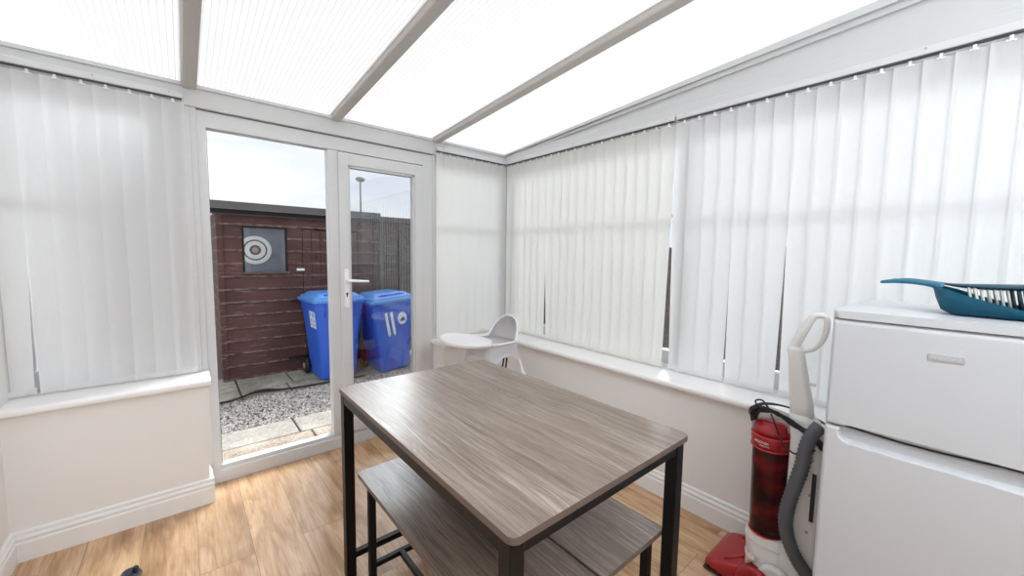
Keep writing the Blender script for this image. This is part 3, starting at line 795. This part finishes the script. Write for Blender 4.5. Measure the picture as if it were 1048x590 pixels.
bm = BM(); loft(bm, [ell(CX, CY + .007, .632, .066, .066), ell(CX, CY + .007, .655, .062, .062), ell(CX, CY + .008, .668, .055, .055), ell(CX, CY + .008, .682, .040, .044), ell(CX, CY + .008, .688, .020, .024)])
obj('container_lid', bm, 'red_plastic', dc)
bm = BM()   # carry handle arching over the lid
tube(bm, [(CX, CY + .066, .640), (CX, CY + .068, .690), (CX, CY + .056, .716), (CX, CY + .026, .726), (CX, CY - .03, .722), (CX, CY - .054, .704), (CX, CY - .058, .66)], .011, 10, smooth=5, flat=1.9, up=(1, 0, 0))
obj('carry_handle', bm, 'vac_grey', dc)
# lettering on the band, wrapped on the side that faces the room
def wrap_text(txt, size, ang0, z, r, parent, shift=0):
    bmt = text_bm(txt, size, Matrix.Identity(4), .0004)
    for v in bmt.verts:
        a = ang0 + (v.co.x + shift) / r; rr = r + v.co.z
        v.co = Vector((CX + rr * math.cos(a), CY + .007 + rr * math.sin(a), z + v.co.y))
    obj('lettering', bmt, 'sticker_white', parent)
wrap_text('HOOVER', .0135, math.radians(168), .6095, .0712, ld)
wrap_text('WHIRLWIND', .0065, math.radians(168), .5975, .0712, ld, .012)
# wand and loop handle
bm = BM()
def wand_ring(z, y0, y1, hw): return sp_ring(z, y0, y1, hw)
loft(bm, [sp_ring(.700, .352, .424, .036), sp_ring(.78, .362, .432, .032), sp_ring(.86, .378, .440, .028), sp_ring(.94, .394, .446, .024), sp_ring(.985, .402, .452, .021), sp_ring(1.000, .410, .452, .016)])
wd = obj('wand', bm, 'vac_white', vc)
bm = BM(); cyl(bm, (1.80, .372, .865), .006, 'y', .030, 12, bev=.002); cyl(bm, (1.80, .348, .715), .008, 'y', .02, 12, bev=.002); obj('cord_hook', bm, 'vac_white', wd)
bm = BM()
tube(bm, [(1.80, .440, .975), (1.80, .424, 1.025), (1.80, .404, 1.075), (1.80, .386, 1.114), (1.80, .374, 1.126), (1.80, .352, 1.130), (1.80, .341, 1.118), (1.80, .339, 1.085), (1.80, .345, 1.048), (1.80, .358, 1.018), (1.80, .376, .998), (1.80, .402, .986), (1.80, .438, .974)],
     [.018, .017, .0155, .013, .011, .010, .010, .010, .009, .008, .0075, .0075, .009], 12, smooth=4, flat=.85, up=(1, 0, 0))
obj('loop_handle', bm, 'vac_white', wd)
# ribbed hose
hpts = catmull([(1.735, .322, .735), (1.722, .335, .715), (1.712, .352, .66), (1.706, .360, .58), (1.700, .376, .50), (1.694, .390, .42), (1.692, .394, .35), (1.692, .380, .285), (1.694, .350, .225), (1.698, .318, .185), (1.715, .295, .15)], 10)
bm = BM(); R = [.0225 + (.0024 if i % 2 else -.0020) for i in range(len(hpts))]
tube(bm, hpts, R, 16); obj('hose', bm, 'hose', vc)
# power cord wound round the hooks
bm = BM(); rnd = random.Random(11)
for k in range(13):
    j = lambda s: rnd.uniform(-s, s)
    o_ = k * .0045
    pts = [(1.755 + j(.008), .545 + j(.014), .695 + j(.018)), (1.745 + j(.010), .535 + j(.014), .730 + j(.016)), (1.742, .500 + j(.008), .742 + j(.010)), (1.735, .450 + j(.006), .738 + j(.008)), (1.728, .400 + j(.006), .722 + j(.010)), (1.722, .350 + j(.008), .700 + j(.012)), (1.722, .310 + j(.006), .668 + j(.014)), (1.75, .296, .66 + j(.01)),
           (1.80, .292, .68 + j(.008)), (1.85, .33, .71), (1.855, .43, .735), (1.84, .52 + j(.01), .735), (1.79, .560 + j(.006), .712 + j(.01))]
    tube(bm, pts, .0036, 6, closed=True, smooth=5)
tube(bm, [(1.735, .52, .74), (1.74, .535, .765), (1.75, .515, .772), (1.745, .490, .750)], .0034, 6, smooth=6)
tube(bm, [(1.728, .475, .735), (1.718, .452, .690), (1.705, .425, .645), (1.700, .395, .622), (1.700, .360, .625), (1.705, .325, .655)], .0034, 6, smooth=6)
obj('power_cord', bm, 'cable', vc)

# ------------------------------------------------------------------ high chair
hc = thing('high_chair', 'white plastic high chair with tray in the corner behind the table', 'high chair', (1.63, 2.14, 0), math.radians(94))
# local: front = +y turned by the root so that it faces the doors; x = side
def sqr(a, p=3.2):  # superellipse direction factor
    c, s = math.cos(a), math.sin(a); return (abs(c) ** p + abs(s) ** p) ** (-1 / p)
NS = 96
def shell_pt(a, rx, ry, z): k = sqr(a); return (rx * k * math.cos(a), ry * k * math.sin(a), z)
def backness(a):  # 1 at the rear (-y), 0 in front
    d = abs(((a - 3 * PI / 2 + PI) % (2 * PI)) - PI); return max(0, 1 - (d / 1.02) ** 2.6) if d < 1.02 else 0
def corner(a): return abs(math.sin(2 * a)) ** 1.5
rim, mid, low = [], [], []
for k in range(NS):
    a = 2 * PI * k / NS; b = backness(a)
    rim.append(shell_pt(a, .150, .150 + .012 * b,   .745 + .155 * b))
    mid.append(shell_pt(a, .152, .152, .70))
    t_ = min(abs(math.tan(a)), 1 / max(1e-6, abs(math.tan(a)))); zl = .500 + .165 * math.sqrt(max(0, 1 - (t_ / .90) ** 2)) if t_ < .90 else .500
    low.append(shell_pt(a, .156 + .034 * (.665 - zl) / .165, .156 + .034 * (.665 - zl) / .165, zl))
bm = BM()
loft(bm, [low, mid, rim], False, False)
bmesh.ops.solidify(bm, geom=bm.faces[:], thickness=.006)
sh = obj('seat_shell', bm, 'white_plastic', hc, False)
bm = BM(); lipt = [Vector(p) * 1.0 for p in rim]; tube(bm, lipt, .008, 8, closed=True)
tube(bm, low, .005, 6, closed=True); obj('shell_rim', bm, 'white_plastic', sh, False)
bm = BM()
bowl = []
for f_, z in ((1, .738), (.96, .712), (.90, .690), (.80, .678), (.5, .674), (.1, .673)):
    bowl.append([shell_pt(2 * PI * k / NS, .146 * f_, .146 * f_, z) for k in range(NS)])
loft(bm, bowl, False, True); bmesh.ops.solidify(bm, geom=bm.faces[:], thickness=.004)
obj('seat_bowl', bm, 'white_plastic', sh, False)
for sx in (-1, 1):
    for sy in (-1, 1):
        bm = BM(); a = (sx * .130, sy * .130, .60); b = (sx * .166, sy * .166, .490)
        tube(bm, [a, ((a[0] + b[0]) / 2, (a[1] + b[1]) / 2, .52), b], [.018, .018, .016], 16); sk_ = obj('leg_socket', bm, 'white_plastic', sh, False)
        bm = BM(); c_ = (sx * .262, sy * .262, .004)
        tube(bm, [(sx * .168, sy * .168, .500), c_], .0125, 14); lg = obj('leg', bm, 'grey_metal', hc, False)
        bm = BM(); cyl(bm, (sx * .262, sy * .262, .010), .016, 'z', .020, 14, bev=.003); obj('foot_cap', bm, 'rubber', lg, False)
# D shaped tray with raised rim
bm = BM()
def tray_ring(s, z, ins=0):
    out = []
    for k in range(64):
        a = 2 * PI * k / 64; x = .215 * s * math.cos(a); y = .165 * s * math.sin(a)
        if y < 0: y *= .62
        out.append((x, .215 + y, z + .032))
    return out
loft(bm, [tray_ring(.90, .722), tray_ring(.97, .728), tray_ring(1.0, .740), tray_ring(1.0, .752), tray_ring(.97, .756), tray_ring(.94, .752), tray_ring(.90, .742), tray_ring(.6, .740), tray_ring(.2, .740)])
obj('tray', bm, 'white_plastic', hc, False)
# harness: two straps hanging under the seat with dark buckles
bm = BM()
for x, l in ((-.13, .17), (-.10, .13)):
    tube(bm, [(x, -.02, .64), (x - .01, .0, .58), (x - .005, .01, .64 - l)], .009, 6, smooth=4, flat=.2)
box(bm, -.150, -.120, 0, .012, .47, .53, .003)
hr = obj('harness', bm, 'rubber', hc, False)

# ------------------------------------------------------------------ castor at the bottom left corner
ct = thing('castor', 'small black castor standing on the laminate floor near the left wall', 'castor', (-.218, 2.080, 0), math.radians(-100))
for sx in (-1, 1):
    bm = BM(); cyl(bm, (sx * .015, 0, .025), .025, 'x', .016, 24, bev=.005); obj('wheel', bm, 'rubber', ct, False)
bm = BM()
loft(bm, [[(x, .002 + .034 * math.cos(a), .025 + .034 * math.sin(a)) for a in [PI * k / 12 for k in range(13)]] + [(x, -.030, .020), (x, .030, .020)] for x in (-.024, -.020, .0, .020, .024)])
obj('hood', bm, 'castor_blue', ct, False)
bm = BM(); cyl(bm, (0, .022, .062), .010, 'z', .022, 14, bev=.002); obj('stem', bm, 'rubber', ct, False)

# ================================================================== OUTSIDE
ZG = -.12
bm = BM(); box(bm, -14, 22, YD + .16, 60, ZG - .12, ZG - .045); struct('ground', bm, 'earth')
bm = BM(); box(bm, XO, 22, -14, YD + .16, ZG - .12, ZG - .045); struct('ground', bm, 'earth')
# paving rows
def paving(x_joints, y0, y1, m):
    for a, b in zip(x_joints, x_joints[1:]):
        bm = BM(); box(bm, a + .008, b - .008, y0 + .005, y1 - .005, ZG - .045, ZG + random.uniform(-.003, .003), .006)
        o = obj('paving_slab', bm, m); o['kind'] = 'structure'
paving([-1.8, -1.15, -.50, .12, .755, 1.38, 2.0, 2.6, 3.2], 2.89, 3.44, 'slab_gritty')
paving([-1.8, -1.20, -.57, .06, .678, 1.30, 1.92, 2.55, 3.2], 3.44, 3.77, 'slab_smooth')
paving([-1.8, -.95, -.20, .40, .83, 1.45, 2.0], 4.56, 4.89, 'slab_mossy')
paving([-1.8, -.95, -.40, .13, .40, .90, 1.45, 2.0], 4.89, 5.45, 'slab_mossy')
# gravel
bm = BM(); rnd = random.Random(5)
def pebble(x, y, z, s):
    ax = Vector((rnd.uniform(-1, 1), rnd.uniform(-1, 1), rnd.uniform(-1, 1))).normalized()
    q = Matrix.Rotation(rnd.uniform(0, 6.28), 3, ax)
    sc = (s * rnd.uniform(.8, 1.3), s * rnd.uniform(.6, 1.0), s * rnd.uniform(.45, .75))
    vs = []
    for d_ in ((1, 0, 0), (-1, 0, 0), (0, 1, 0), (0, -1, 0), (0, 0, 1), (0, 0, -1)):
        j = rnd.uniform(.75, 1.15)
        vs.append(bm.verts.new(Vector((x, y, z)) + q @ Vector((d_[0] * sc[0] * j, d_[1] * sc[1] * j, d_[2] * sc[2] * j))))
    for a, b, c in ((0, 2, 4), (2, 1, 4), (1, 3, 4), (3, 0, 4), (2, 0, 5), (1, 2, 5), (3, 1, 5), (0, 3, 5)): bm.faces.new((vs[a], vs[b], vs[c]))
gx = -.6
while gx < 3.3:
    gy = 3.79
    while gy < (4.55 if gx < 1.9 else 5.24):
        pebble(gx + rnd.uniform(-.007, .007), gy + rnd.uniform(-.007, .007), ZG - .012 + rnd.uniform(-.006, .008), rnd.uniform(.009, .017))
        gy += .0165
    gx += .0165
g_ = obj('gravel', bm, 'gravel'); tag(g_, 'pale mixed gravel strip between the two rows of paving', 'gravel', kind='stuff')
# black edging cable lying along the slabs
bm = BM(); tube(bm, [(-.5, 4.56, ZG + .016), (.10, 4.52, ZG + .02), (.30, 4.52, ZG + .02), (.48, 4.60, ZG + .03), (.62, 4.62, ZG + .02), (.85, 4.56, ZG + .02), (1.1, 4.56, ZG + .016), (1.6, 4.57, ZG + .01)], .010, 8, smooth=8)
tube(bm, [(.40, 4.575, ZG + .02), (.50, 4.64, ZG + .028), (.62, 4.66, ZG + .025), (.72, 4.60, ZG + .018)], .010, 8, smooth=8)
tag(obj('garden_cable', bm, 'cable'), 'black cable lying along the edge of the gravel before the shed', 'cable')

# ---- shed
SY = 5.30
sd = thing('garden_shed', 'brown painted wooden garden shed with a target in its window', 'shed', (1.15, SY + .75, ZG))
bm = BM(); x0s, x1s = .30, 2.03; zw = 1.735; nb = 13
wx0, wx1, wz0, wz1 = .53, .945, 1.10, 1.60; dx0, dx1, dz1 = 1.118, 1.78, 1.607
zb_ = ZG
k = 0
while zb_ < zw - .001:
    z1_ = min(zb_ + .145, zw); segs = [(x0s, x1s)]
    def cut(segs, a, b):
        out = []
        for s, e in segs:
            if b <= s or a >= e: out.append((s, e)); continue
            if a > s: out.append((s, a))
            if b < e: out.append((b, e))
        return out
    if z1_ > wz0 + .02 and zb_ < wz1 - .02: segs = cut(segs, wx0, wx1)
    if zb_ < dz1 - .02: segs = cut(segs, dx0, dx1)
    for s, e in segs:   # shiplap board: leans out towards its lower edge
        prism(bm, [(SY + .020, zb_), (SY - .008, zb_ + .002), (SY - .009, zb_ + .012), (SY + .002, z1_ - .016), (SY + .006, z1_), (SY + .020, z1_)], 0, s, e)
    zb_ = z1_; k += 1
box(bm, x0s, wx0, SY + .004, SY + .02, wz0 - .06, wz1 + .06) ; box(bm, wx1, dx0, SY + .004, SY + .02, wz0 - .06, wz1 + .06)
box(bm, wx0 - .01, wx1 + .01, SY + .002, SY + .02, wz1 - .002, wz1 + .05); box(bm, wx0 - .01, wx1 + .01, SY + .002, SY + .02, wz0 - .06, wz0)
obj('front_wall', bm, 'shed_paint', sd)
bm = BM(); box(bm, x0s, x0s + .02, SY + .02, SY + 1.5, ZG, zw + .05); box(bm, x1s - .02, x1s, SY + .02, SY + 1.5, ZG, zw + .05); box(bm, x0s, x1s, SY + 1.48, SY + 1.5, ZG, zw + .05)
obj('side_wall', bm, 'shed_paint', sd)
bm = BM(); box(bm, x0s - .012, x0s + .042, SY - .022, SY + .02, ZG, zw, .002); obj('corner_board', bm, 'shed_paint', sd)
bm = BM(); box(bm, x1s - .042, x1s + .012, SY - .022, SY + .02, ZG, zw, .002); obj('corner_board', bm, 'shed_paint', sd)
# door
bm = BM()
xd = dx0 + .006
while xd < dx1 - .01:
    xe = min(xd + .098, dx1 - .006); box(bm, xd, xe, SY - .004, SY + .014, ZG + .03, dz1 - .006, .003); xd = xe + .003
dr_ = obj('door', bm, 'shed_paint', sd)
bm = BM(); tube(bm, [(1.268, SY - .004, 1.355), (1.268, SY - .04, 1.345), (1.268, SY - .045, 1.30), (1.268, SY - .04, 1.262), (1.268, SY - .004, 1.252)], .009, 8, smooth=4); obj('handle', bm, 'shed_paint', dr_)
bm = BM(); box(bm, .98, 1.16, SY - .024, SY - .008, .740, .762, .003); cyl(bm, (1.118, SY - .024, .75), .010, 'z', .05, 10); obj('hinge', bm, 'rubber', dr_)
bm = BM(); box(bm, .93, 1.16, SY - .024, SY - .008, .035, .065, .003); obj('hinge', bm, 'rubber', dr_)
bm = BM(); box(bm, 1.050, 1.135, SY - .028, SY - .010, 1.108, 1.138, .004); obj('white_plate', bm, 'sticker_white', sd)
# window
bm = BM()
fw = .014
box(bm, wx0 - fw, wx0 + .004, SY - .012, SY + .02, wz0 - .01, wz1 + .01); box(bm, wx1 - .004, wx1 + fw, SY - .012, SY + .02, wz0 - .01, wz1 + .01)
box(bm, wx0 - fw, wx1 + fw, SY - .012, SY + .02, wz1, wz1 + fw)
wf = obj('window_frame', bm, 'eaves_shadow_and_frame', sd)
bm = BM(); box(bm, wx0 - .02, wx1 + .03, SY - .035, SY + .01, wz0 - .022, wz0, .003); obj('window_ledge', bm, M['fence_wood'], sd)
bm = BM(); box(bm, wx0, wx1, SY + .006, SY + .010, wz0, wz1); obj('pane', bm, 'glass', wf)
# inside shed: back lining and a target board standing behind the glass
bm = BM(); box(bm, wx0 - .15, wx1 + .35, SY + .12, SY + .14, wz0 - .5, wz1 + .1); obj('inner_lining', bm, 'dark_inside', sd)
tg = thing('archery_target', 'round white and grey ringed target behind the shed window', 'target', (.640, SY + .05, 1.345))
def disc(r0, r1, y, m, nm, par):
    bm = BM(); n = 64
    A = [[(.640 + r * math.cos(2 * PI * k / n), yy, 1.350 + r * math.sin(2 * PI * k / n)) for k in range(n)] for r, yy in ((r0, y), (r1, y), (r1, y + .006), (r0, y + .006))]
    V = [[bm.verts.new(p) for p in ring] for ring in A]
    for i in range(4):
        P_, Q_ = V[i], V[(i + 1) % 4]
        for k in range(n): bm.faces.new((P_[k], P_[(k + 1) % n], Q_[(k + 1) % n], Q_[k]))
    return obj(nm, bm, m, par)
def sdisc(r, y, m, nm, par):
    bm = BM(); cyl(bm, (.640, y + .003, 1.350), r, 'y', .006, 64); return obj(nm, bm, m, par)
disc(.118, .160, SY + .014, 'target_white', 'outer_ring', tg); disc(.102, .118, SY + .014, 'target_grey', 'dark_ring', tg)
disc(.056, .102, SY + .014, 'target_white', 'middle_ring', tg); disc(.032, .056, SY + .014, 'target_grey', 'dark_ring', tg); sdisc(.032, SY + .014, 'target_pink', 'bullseye', tg)
bm = BM(); cyl(bm, (.640, SY + .034, 1.350), .158, 'y', .02, 48); obj('backing', bm, 'target_grey', tg)
# roof
bm = BM()
prism(bm, [(SY - .10, 1.788), (SY - .10, 1.868), (SY + 1.6, 2.02), (SY + 1.6, 1.94)], 0, .16, 2.06, .004); obj('roof', bm, 'felt', sd)
bm = BM(); box(bm, .20, 2.045, SY - .070, SY + .0, 1.745, 1.790, .002); obj('eaves_shadow_strip', bm, 'eaves_shadow_and_frame', sd)  # near-black strip painted in for the shadow under the roof edge
bm = BM(); box(bm, .22, 2.04, SY - .035, SY - .0, 1.732, 1.744, .001); obj('eaves_trim', bm, 'felt', sd)

# ---- fence right of the shed
fn = thing('wooden_fence', 'grey brown weathered wooden fence right of the shed', 'fence', (3.3, SY + .1, ZG))
bm = BM(); z = ZG + .02
while z < 1.40:
    box(bm, 2.06, 5.5, SY + .06 + (.004 if int(z * 50) % 2 else 0), SY + .078, z, z + .108, .003); z += .11
obj('fence_boards', bm, 'fence_wood', fn)
bm = BM(); z = 1.44
while z < 1.74:
    box(bm, 2.06, 5.5, SY + .062, SY + .075, z, z + .056, .002); z += .054
obj('trellis_slats', bm, 'fence_wood', fn)
bm = BM(); box(bm, 2.06, 5.5, SY + .02, SY + .08, 1.375, 1.432, .003); obj('fence_rail', bm, 'fence_wood', fn)
bm = BM(); box(bm, 2.07, 5.5, SY - .02, SY + .12, 1.765, 1.835, .003); obj('capping_rail', bm, 'fence_wood', fn)
for x in (2.08, 2.36, 3.6, 4.9):
    bm = BM(); box(bm, x, x + .085, SY - .01, SY + .08, ZG, 1.77, .004); obj('fence_post', bm, 'fence_wood', fn)
# long side fence beyond the right hand windows
fs = thing('side_fence', 'weathered boundary fence seen through the slits of the right hand blinds', 'fence', (4.3, 1.5, ZG))
bm = BM(); y = -5.0
while y < 5.2:
    box(bm, 4.30, 4.318, y, y + .098, ZG - .03, 1.42, .003); y += .10
obj('fence_boards', bm, 'fence_wood', fs)
bm = BM(); box(bm, 4.26, 4.34, -5.0, 5.2, 1.40, 1.45, .003); obj('capping_rail', bm, 'fence_wood', fs)
for y in (-4, -2, 0, 2, 4):
    bm = BM(); box(bm, 4.24, 4.30, y, y + .09, ZG - .03, 1.44, .003); obj('fence_post', bm, 'fence_wood', fs)

# ---- wheelie bins
def wheelie(label, loc, rz, tilt=0, h=1.0, w=.52, d=.56):
    r_ = thing('wheelie_bin', label, 'wheelie bin', loc, rz, 'blue wheelie bins by the shed'); r_.rotation_euler = (0, tilt, rz)
    bm = BM(); zt = h - .12
    def rg(z, ww, dd, cy=0): return [(x, y, z) for x, y in rrect(ww, dd, .045, 5, 0, cy)]
    loft(bm, [rg(.012, w * .72, d * .71, -.01), rg(.03, w * .74, d * .74, -.01), rg(zt * .5, w * .85, d * .855), rg(zt - .10, w * .96, d * .96), rg(zt - .10, w * .99, d * .99), rg(zt - .02, w * 1.0, d * 1.0), rg(zt - .02, w * 1.07, d * 1.06), rg(zt, w * 1.08, d * 1.07)], smooth=False)
    for f in bm.faces: f.smooth = False
    body = obj('bin_body', bm, 'bin_blue', r_, False)
    bm = BM()
    for sx in (-1, 1): prism(bm, [(sx * w * .3 - .004, zt - .17), (sx * w * .3 + .004, zt - .17), (sx * w * .3 + .004, zt - .02), (sx * w * .3 - .004, zt - .02)], 1, -d * .53, -d * .48)
    obj('rim_rib', bm, 'bin_blue', body, False)
    bm = BM()
    loft(bm, [rg(zt + .004, w * 1.11, d * 1.12), rg(zt + .030, w * 1.12, d * 1.13), rg(zt + .034, w * 1.03, d * 1.05, .005), rg(zt + .058, w * 1.0, d * 1.02, .008), rg(zt + .064, w * .90, d * .93, .01), rg(zt + .092, w * .78, d * .82, .02), rg(zt + .098, w * .70, d * .76, .02)], smooth=False)
    lid = obj('lid', bm, 'bin_lid_blue', r_, False)
    bm = BM(); box(bm, -w * .30, w * .30, -d * .42, -d * .36, zt + .062, zt + .092, .004); obj('lid_recess', bm, 'bin_blue', lid, False)
    bm = BM(); tube(bm, [(-w * .46, d * .52, zt - .02), (-w * .44, d * .60, zt + .03), (w * .44, d * .60, zt + .03), (w * .46, d * .52, zt - .02)], .016, 8); obj('rear_handle', bm, 'bin_blue', r_, False)
    for sx in (-1, 1):
        bm = BM(); cyl(bm, (sx * (w * .40 + .02), d * .40, .10), .10, 'x', .05, 28, bev=.012); wh = obj('wheel', bm, 'rubber', r_, False)
        bm = BM(); cyl(bm, (sx * (w * .40 + .046), d * .40, .10), .035, 'x', .008, 20, bev=.002); obj('hub', bm, 'vac_grey', wh, False)
    bm = BM(); cyl(bm, (0, d * .40, .10), .012, 'x', w * .8, 10); obj('axle', bm, 'grey_metal', r_, False)
    return r_, body, zt
b1, body1, zt1 = wheelie('blue wheelie bin in front of the shed door, with white side stickers', (1.335, 4.90, ZG), math.radians(3), 0, 1.015, .53, .58)
# stickers on the side of the first bin (local -x side)
w_, d_ = .53, .58
for i, yy in enumerate((-.165, -.055)):
    bm = BM()
    def sidex(z): return -(w_ / 2) * (.72 + (.96 - .72) * (z - .03) / (zt1 - .13)) - .003
    ys_ = (yy - .042, yy + .042)
    vs = [bm.verts.new((sidex(z), y, z)) for y, z in ((ys_[0], .60), (ys_[1], .60), (ys_[1], .80), (ys_[0], .80))]
    vb = [bm.verts.new((v.co.x + .004, v.co.y, v.co.z)) for v in vs]
    bm.faces.new(vs); bm.faces.new(vb[::-1])
    for q in range(4): bm.faces.new((vs[q], vb[q], vb[(q + 1) % 4], vs[(q + 1) % 4]))
    st = obj('sticker', bm, 'sticker_white', b1, False)
    bm = BM()
    for za, zb2 in ((.625, .650), (.67, .700), (.73, .775)):
        vv = [bm.verts.new((sidex(z) - .0015, y, z)) for y, z in ((ys_[0] + .02, za), (ys_[1] - .02, za), (ys_[1] - .02, zb2), (ys_[0] + .02, zb2))]; bm.faces.new(vv)
    obj('sticker_print', bm, 'sticker_blue', st, False)
b2, body2, zt2 = wheelie('blue wheelie bin marked 110, behind the right door leaf', (1.985, 4.80, ZG + .004), math.radians(4), math.radians(-4.5), .99, .53, .56)
# house number 110 on the front: two slanted strokes, and a ring around a drop
def fronty(z): return -(.56 / 2) * (.73 + (.96 - .73) * (z - .03) / (zt2 - .13)) + (-.01) * (1 - z / zt2) - .004
def flat_front(poly, m, nm, par, lift=0.0):
    bm = BM(); A = [bm.verts.new((x, fronty(z) - lift, z)) for x, z in poly]; B = [bm.verts.new((x, fronty(z) - lift + .004, z)) for x, z in poly]
    bm.faces.new(A); bm.faces.new(B[::-1]); n = len(A)
    for q in range(n): bm.faces.new((A[q], B[q], B[(q + 1) % n], A[(q + 1) % n]))
    return obj(nm, bm, m, par, False)
nx_, nz_ = .02, .595
K = 1.2
def kk(p): return [(-.015 + x * K, nz_ + z * K) for x, z in p]
for x in (-.075, -.018):
    flat_front(kk([(x - .016, .12), (x + .008, .13), (x + .040, -.10), (x + .026, -.125), (x + .012, -.10)]), 'sticker_white', 'digit_one', body2)
flat_front(kk([(.098 + .050 * math.cos(2 * PI * k / 28), .045 + .066 * math.sin(2 * PI * k / 28)) for k in range(28)]), 'sticker_white', 'digit_zero', body2)
flat_front(kk([(.072, .015), (.128, .018), (.122, .046), (.104, .064), (.094, .050), (.082, .042)]), 'emblem_dark', 'digit_centre', body2, .002)

# ---- street lamp far behind
sl = thing('street_lamp', 'grey street lamp against the sky behind the fence', 'street lamp', (10.2, 29.5, ZG))
bm = BM(); tube(bm, [(10.2, 29.5, ZG), (10.2, 29.5, 3.0), (10.2, 29.5, 6.55)], [.10, .08, .055], 10); obj('pole', bm, 'lamp_grey', sl)
bm = BM(); loft(bm, [[(10.2 + x, 29.5 + y, z) for x, y in rrect(a, b, min(a, b) * .4, 4)] for a, b, z in ((.28, .20, 6.52), (.62, .36, 6.62), (.70, .40, 6.74), (.40, .26, 6.84), (.15, .1, 6.87))])
obj('lamp_head', bm, 'lamp_grey', sl)

# ------------------------------------------------------------------ world, sun, camera
w = bpy.data.worlds.new('overcast_sky'); bpy.context.scene.world = w; w.use_nodes = True
nt = w.node_tree; nt.nodes.clear()
out = nt.nodes.new('ShaderNodeOutputWorld'); bg = nt.nodes.new('ShaderNodeBackground')
tc = nt.nodes.new('ShaderNodeTexCoord'); mp = nt.nodes.new('ShaderNodeMapping'); mp.inputs['Scale'].default_value = (1, 1, 3.2)
L(nt, tc.outputs['Generated'], mp.inputs[0])
c = ramp(nt, noise(nt, mp.outputs[0], 3.0, 5, 0.55, 0.4), [(0.35, (0.80, 0.86, 0.97)), (0.6, (0.95, 0.97, 1.0))])
L(nt, c, bg.inputs[0]); bg.inputs[1].default_value = 0.88; L(nt, bg.outputs[0], out.inputs[0])
sun = bpy.data.lights.new('sun', 'SUN'); sun.energy = 8.0; sun.angle = math.radians(50); sun.color = (0.94, 0.975, 1.0)
so = bpy.data.objects.new('sun', sun); C.objects.link(so); so.rotation_euler = Vector((-0.88, -0.88, -0.80)).to_track_quat('-Z', 'Y').to_euler()

cam = bpy.data.cameras.new('camera'); co = bpy.data.objects.new('camera', cam); C.objects.link(co)
lp = bpy.data.lights.new('unseen_fill_light', 'POINT'); lp.energy = 30; lp.shadow_soft_size = .18; lp.color = (0.86, 0.94, 1.0)  # added fill light behind the camera, brightens the room; no lamp fitting there
lo = bpy.data.objects.new('unseen_fill_light', lp); C.objects.link(lo); lo.location = (.75, -.72, 2.12)
F, YAW, PITCH, ROLL, HC = 400.15, 0.7001, -0.0838, 0.0150, 1.3352
cam.sensor_fit = 'HORIZONTAL'; cam.sensor_width = 36; cam.lens = F / 1048 * 36; cam.clip_start = .02; cam.clip_end = 300
fw_ = Vector((math.sin(YAW) * math.cos(PITCH), math.cos(YAW) * math.cos(PITCH), math.sin(PITCH)))
rt = Vector((math.cos(YAW), -math.sin(YAW), 0)); up = rt.cross(fw_)
r2 = rt * math.cos(ROLL) + up * math.sin(ROLL); u2 = -rt * math.sin(ROLL) + up * math.cos(ROLL)
mw = Matrix(((r2.x, u2.x, -fw_.x, 0), (r2.y, u2.y, -fw_.y, 0), (r2.z, u2.z, -fw_.z, HC), (0, 0, 0, 1)))
co.matrix_world = mw
sc = bpy.context.scene; sc.camera = co
sc.view_settings.view_transform = 'Standard'; sc.view_settings.look = 'None'
sc.view_settings.exposure = 0.32; sc.view_settings.gamma = 1.0; sc.view_settings.use_curve_mapping = False
sc.cycles.max_bounces = 14; sc.cycles.diffuse_bounces = 8; sc.cycles.transmission_bounces = 10; sc.cycles.transparent_max_bounces = 16
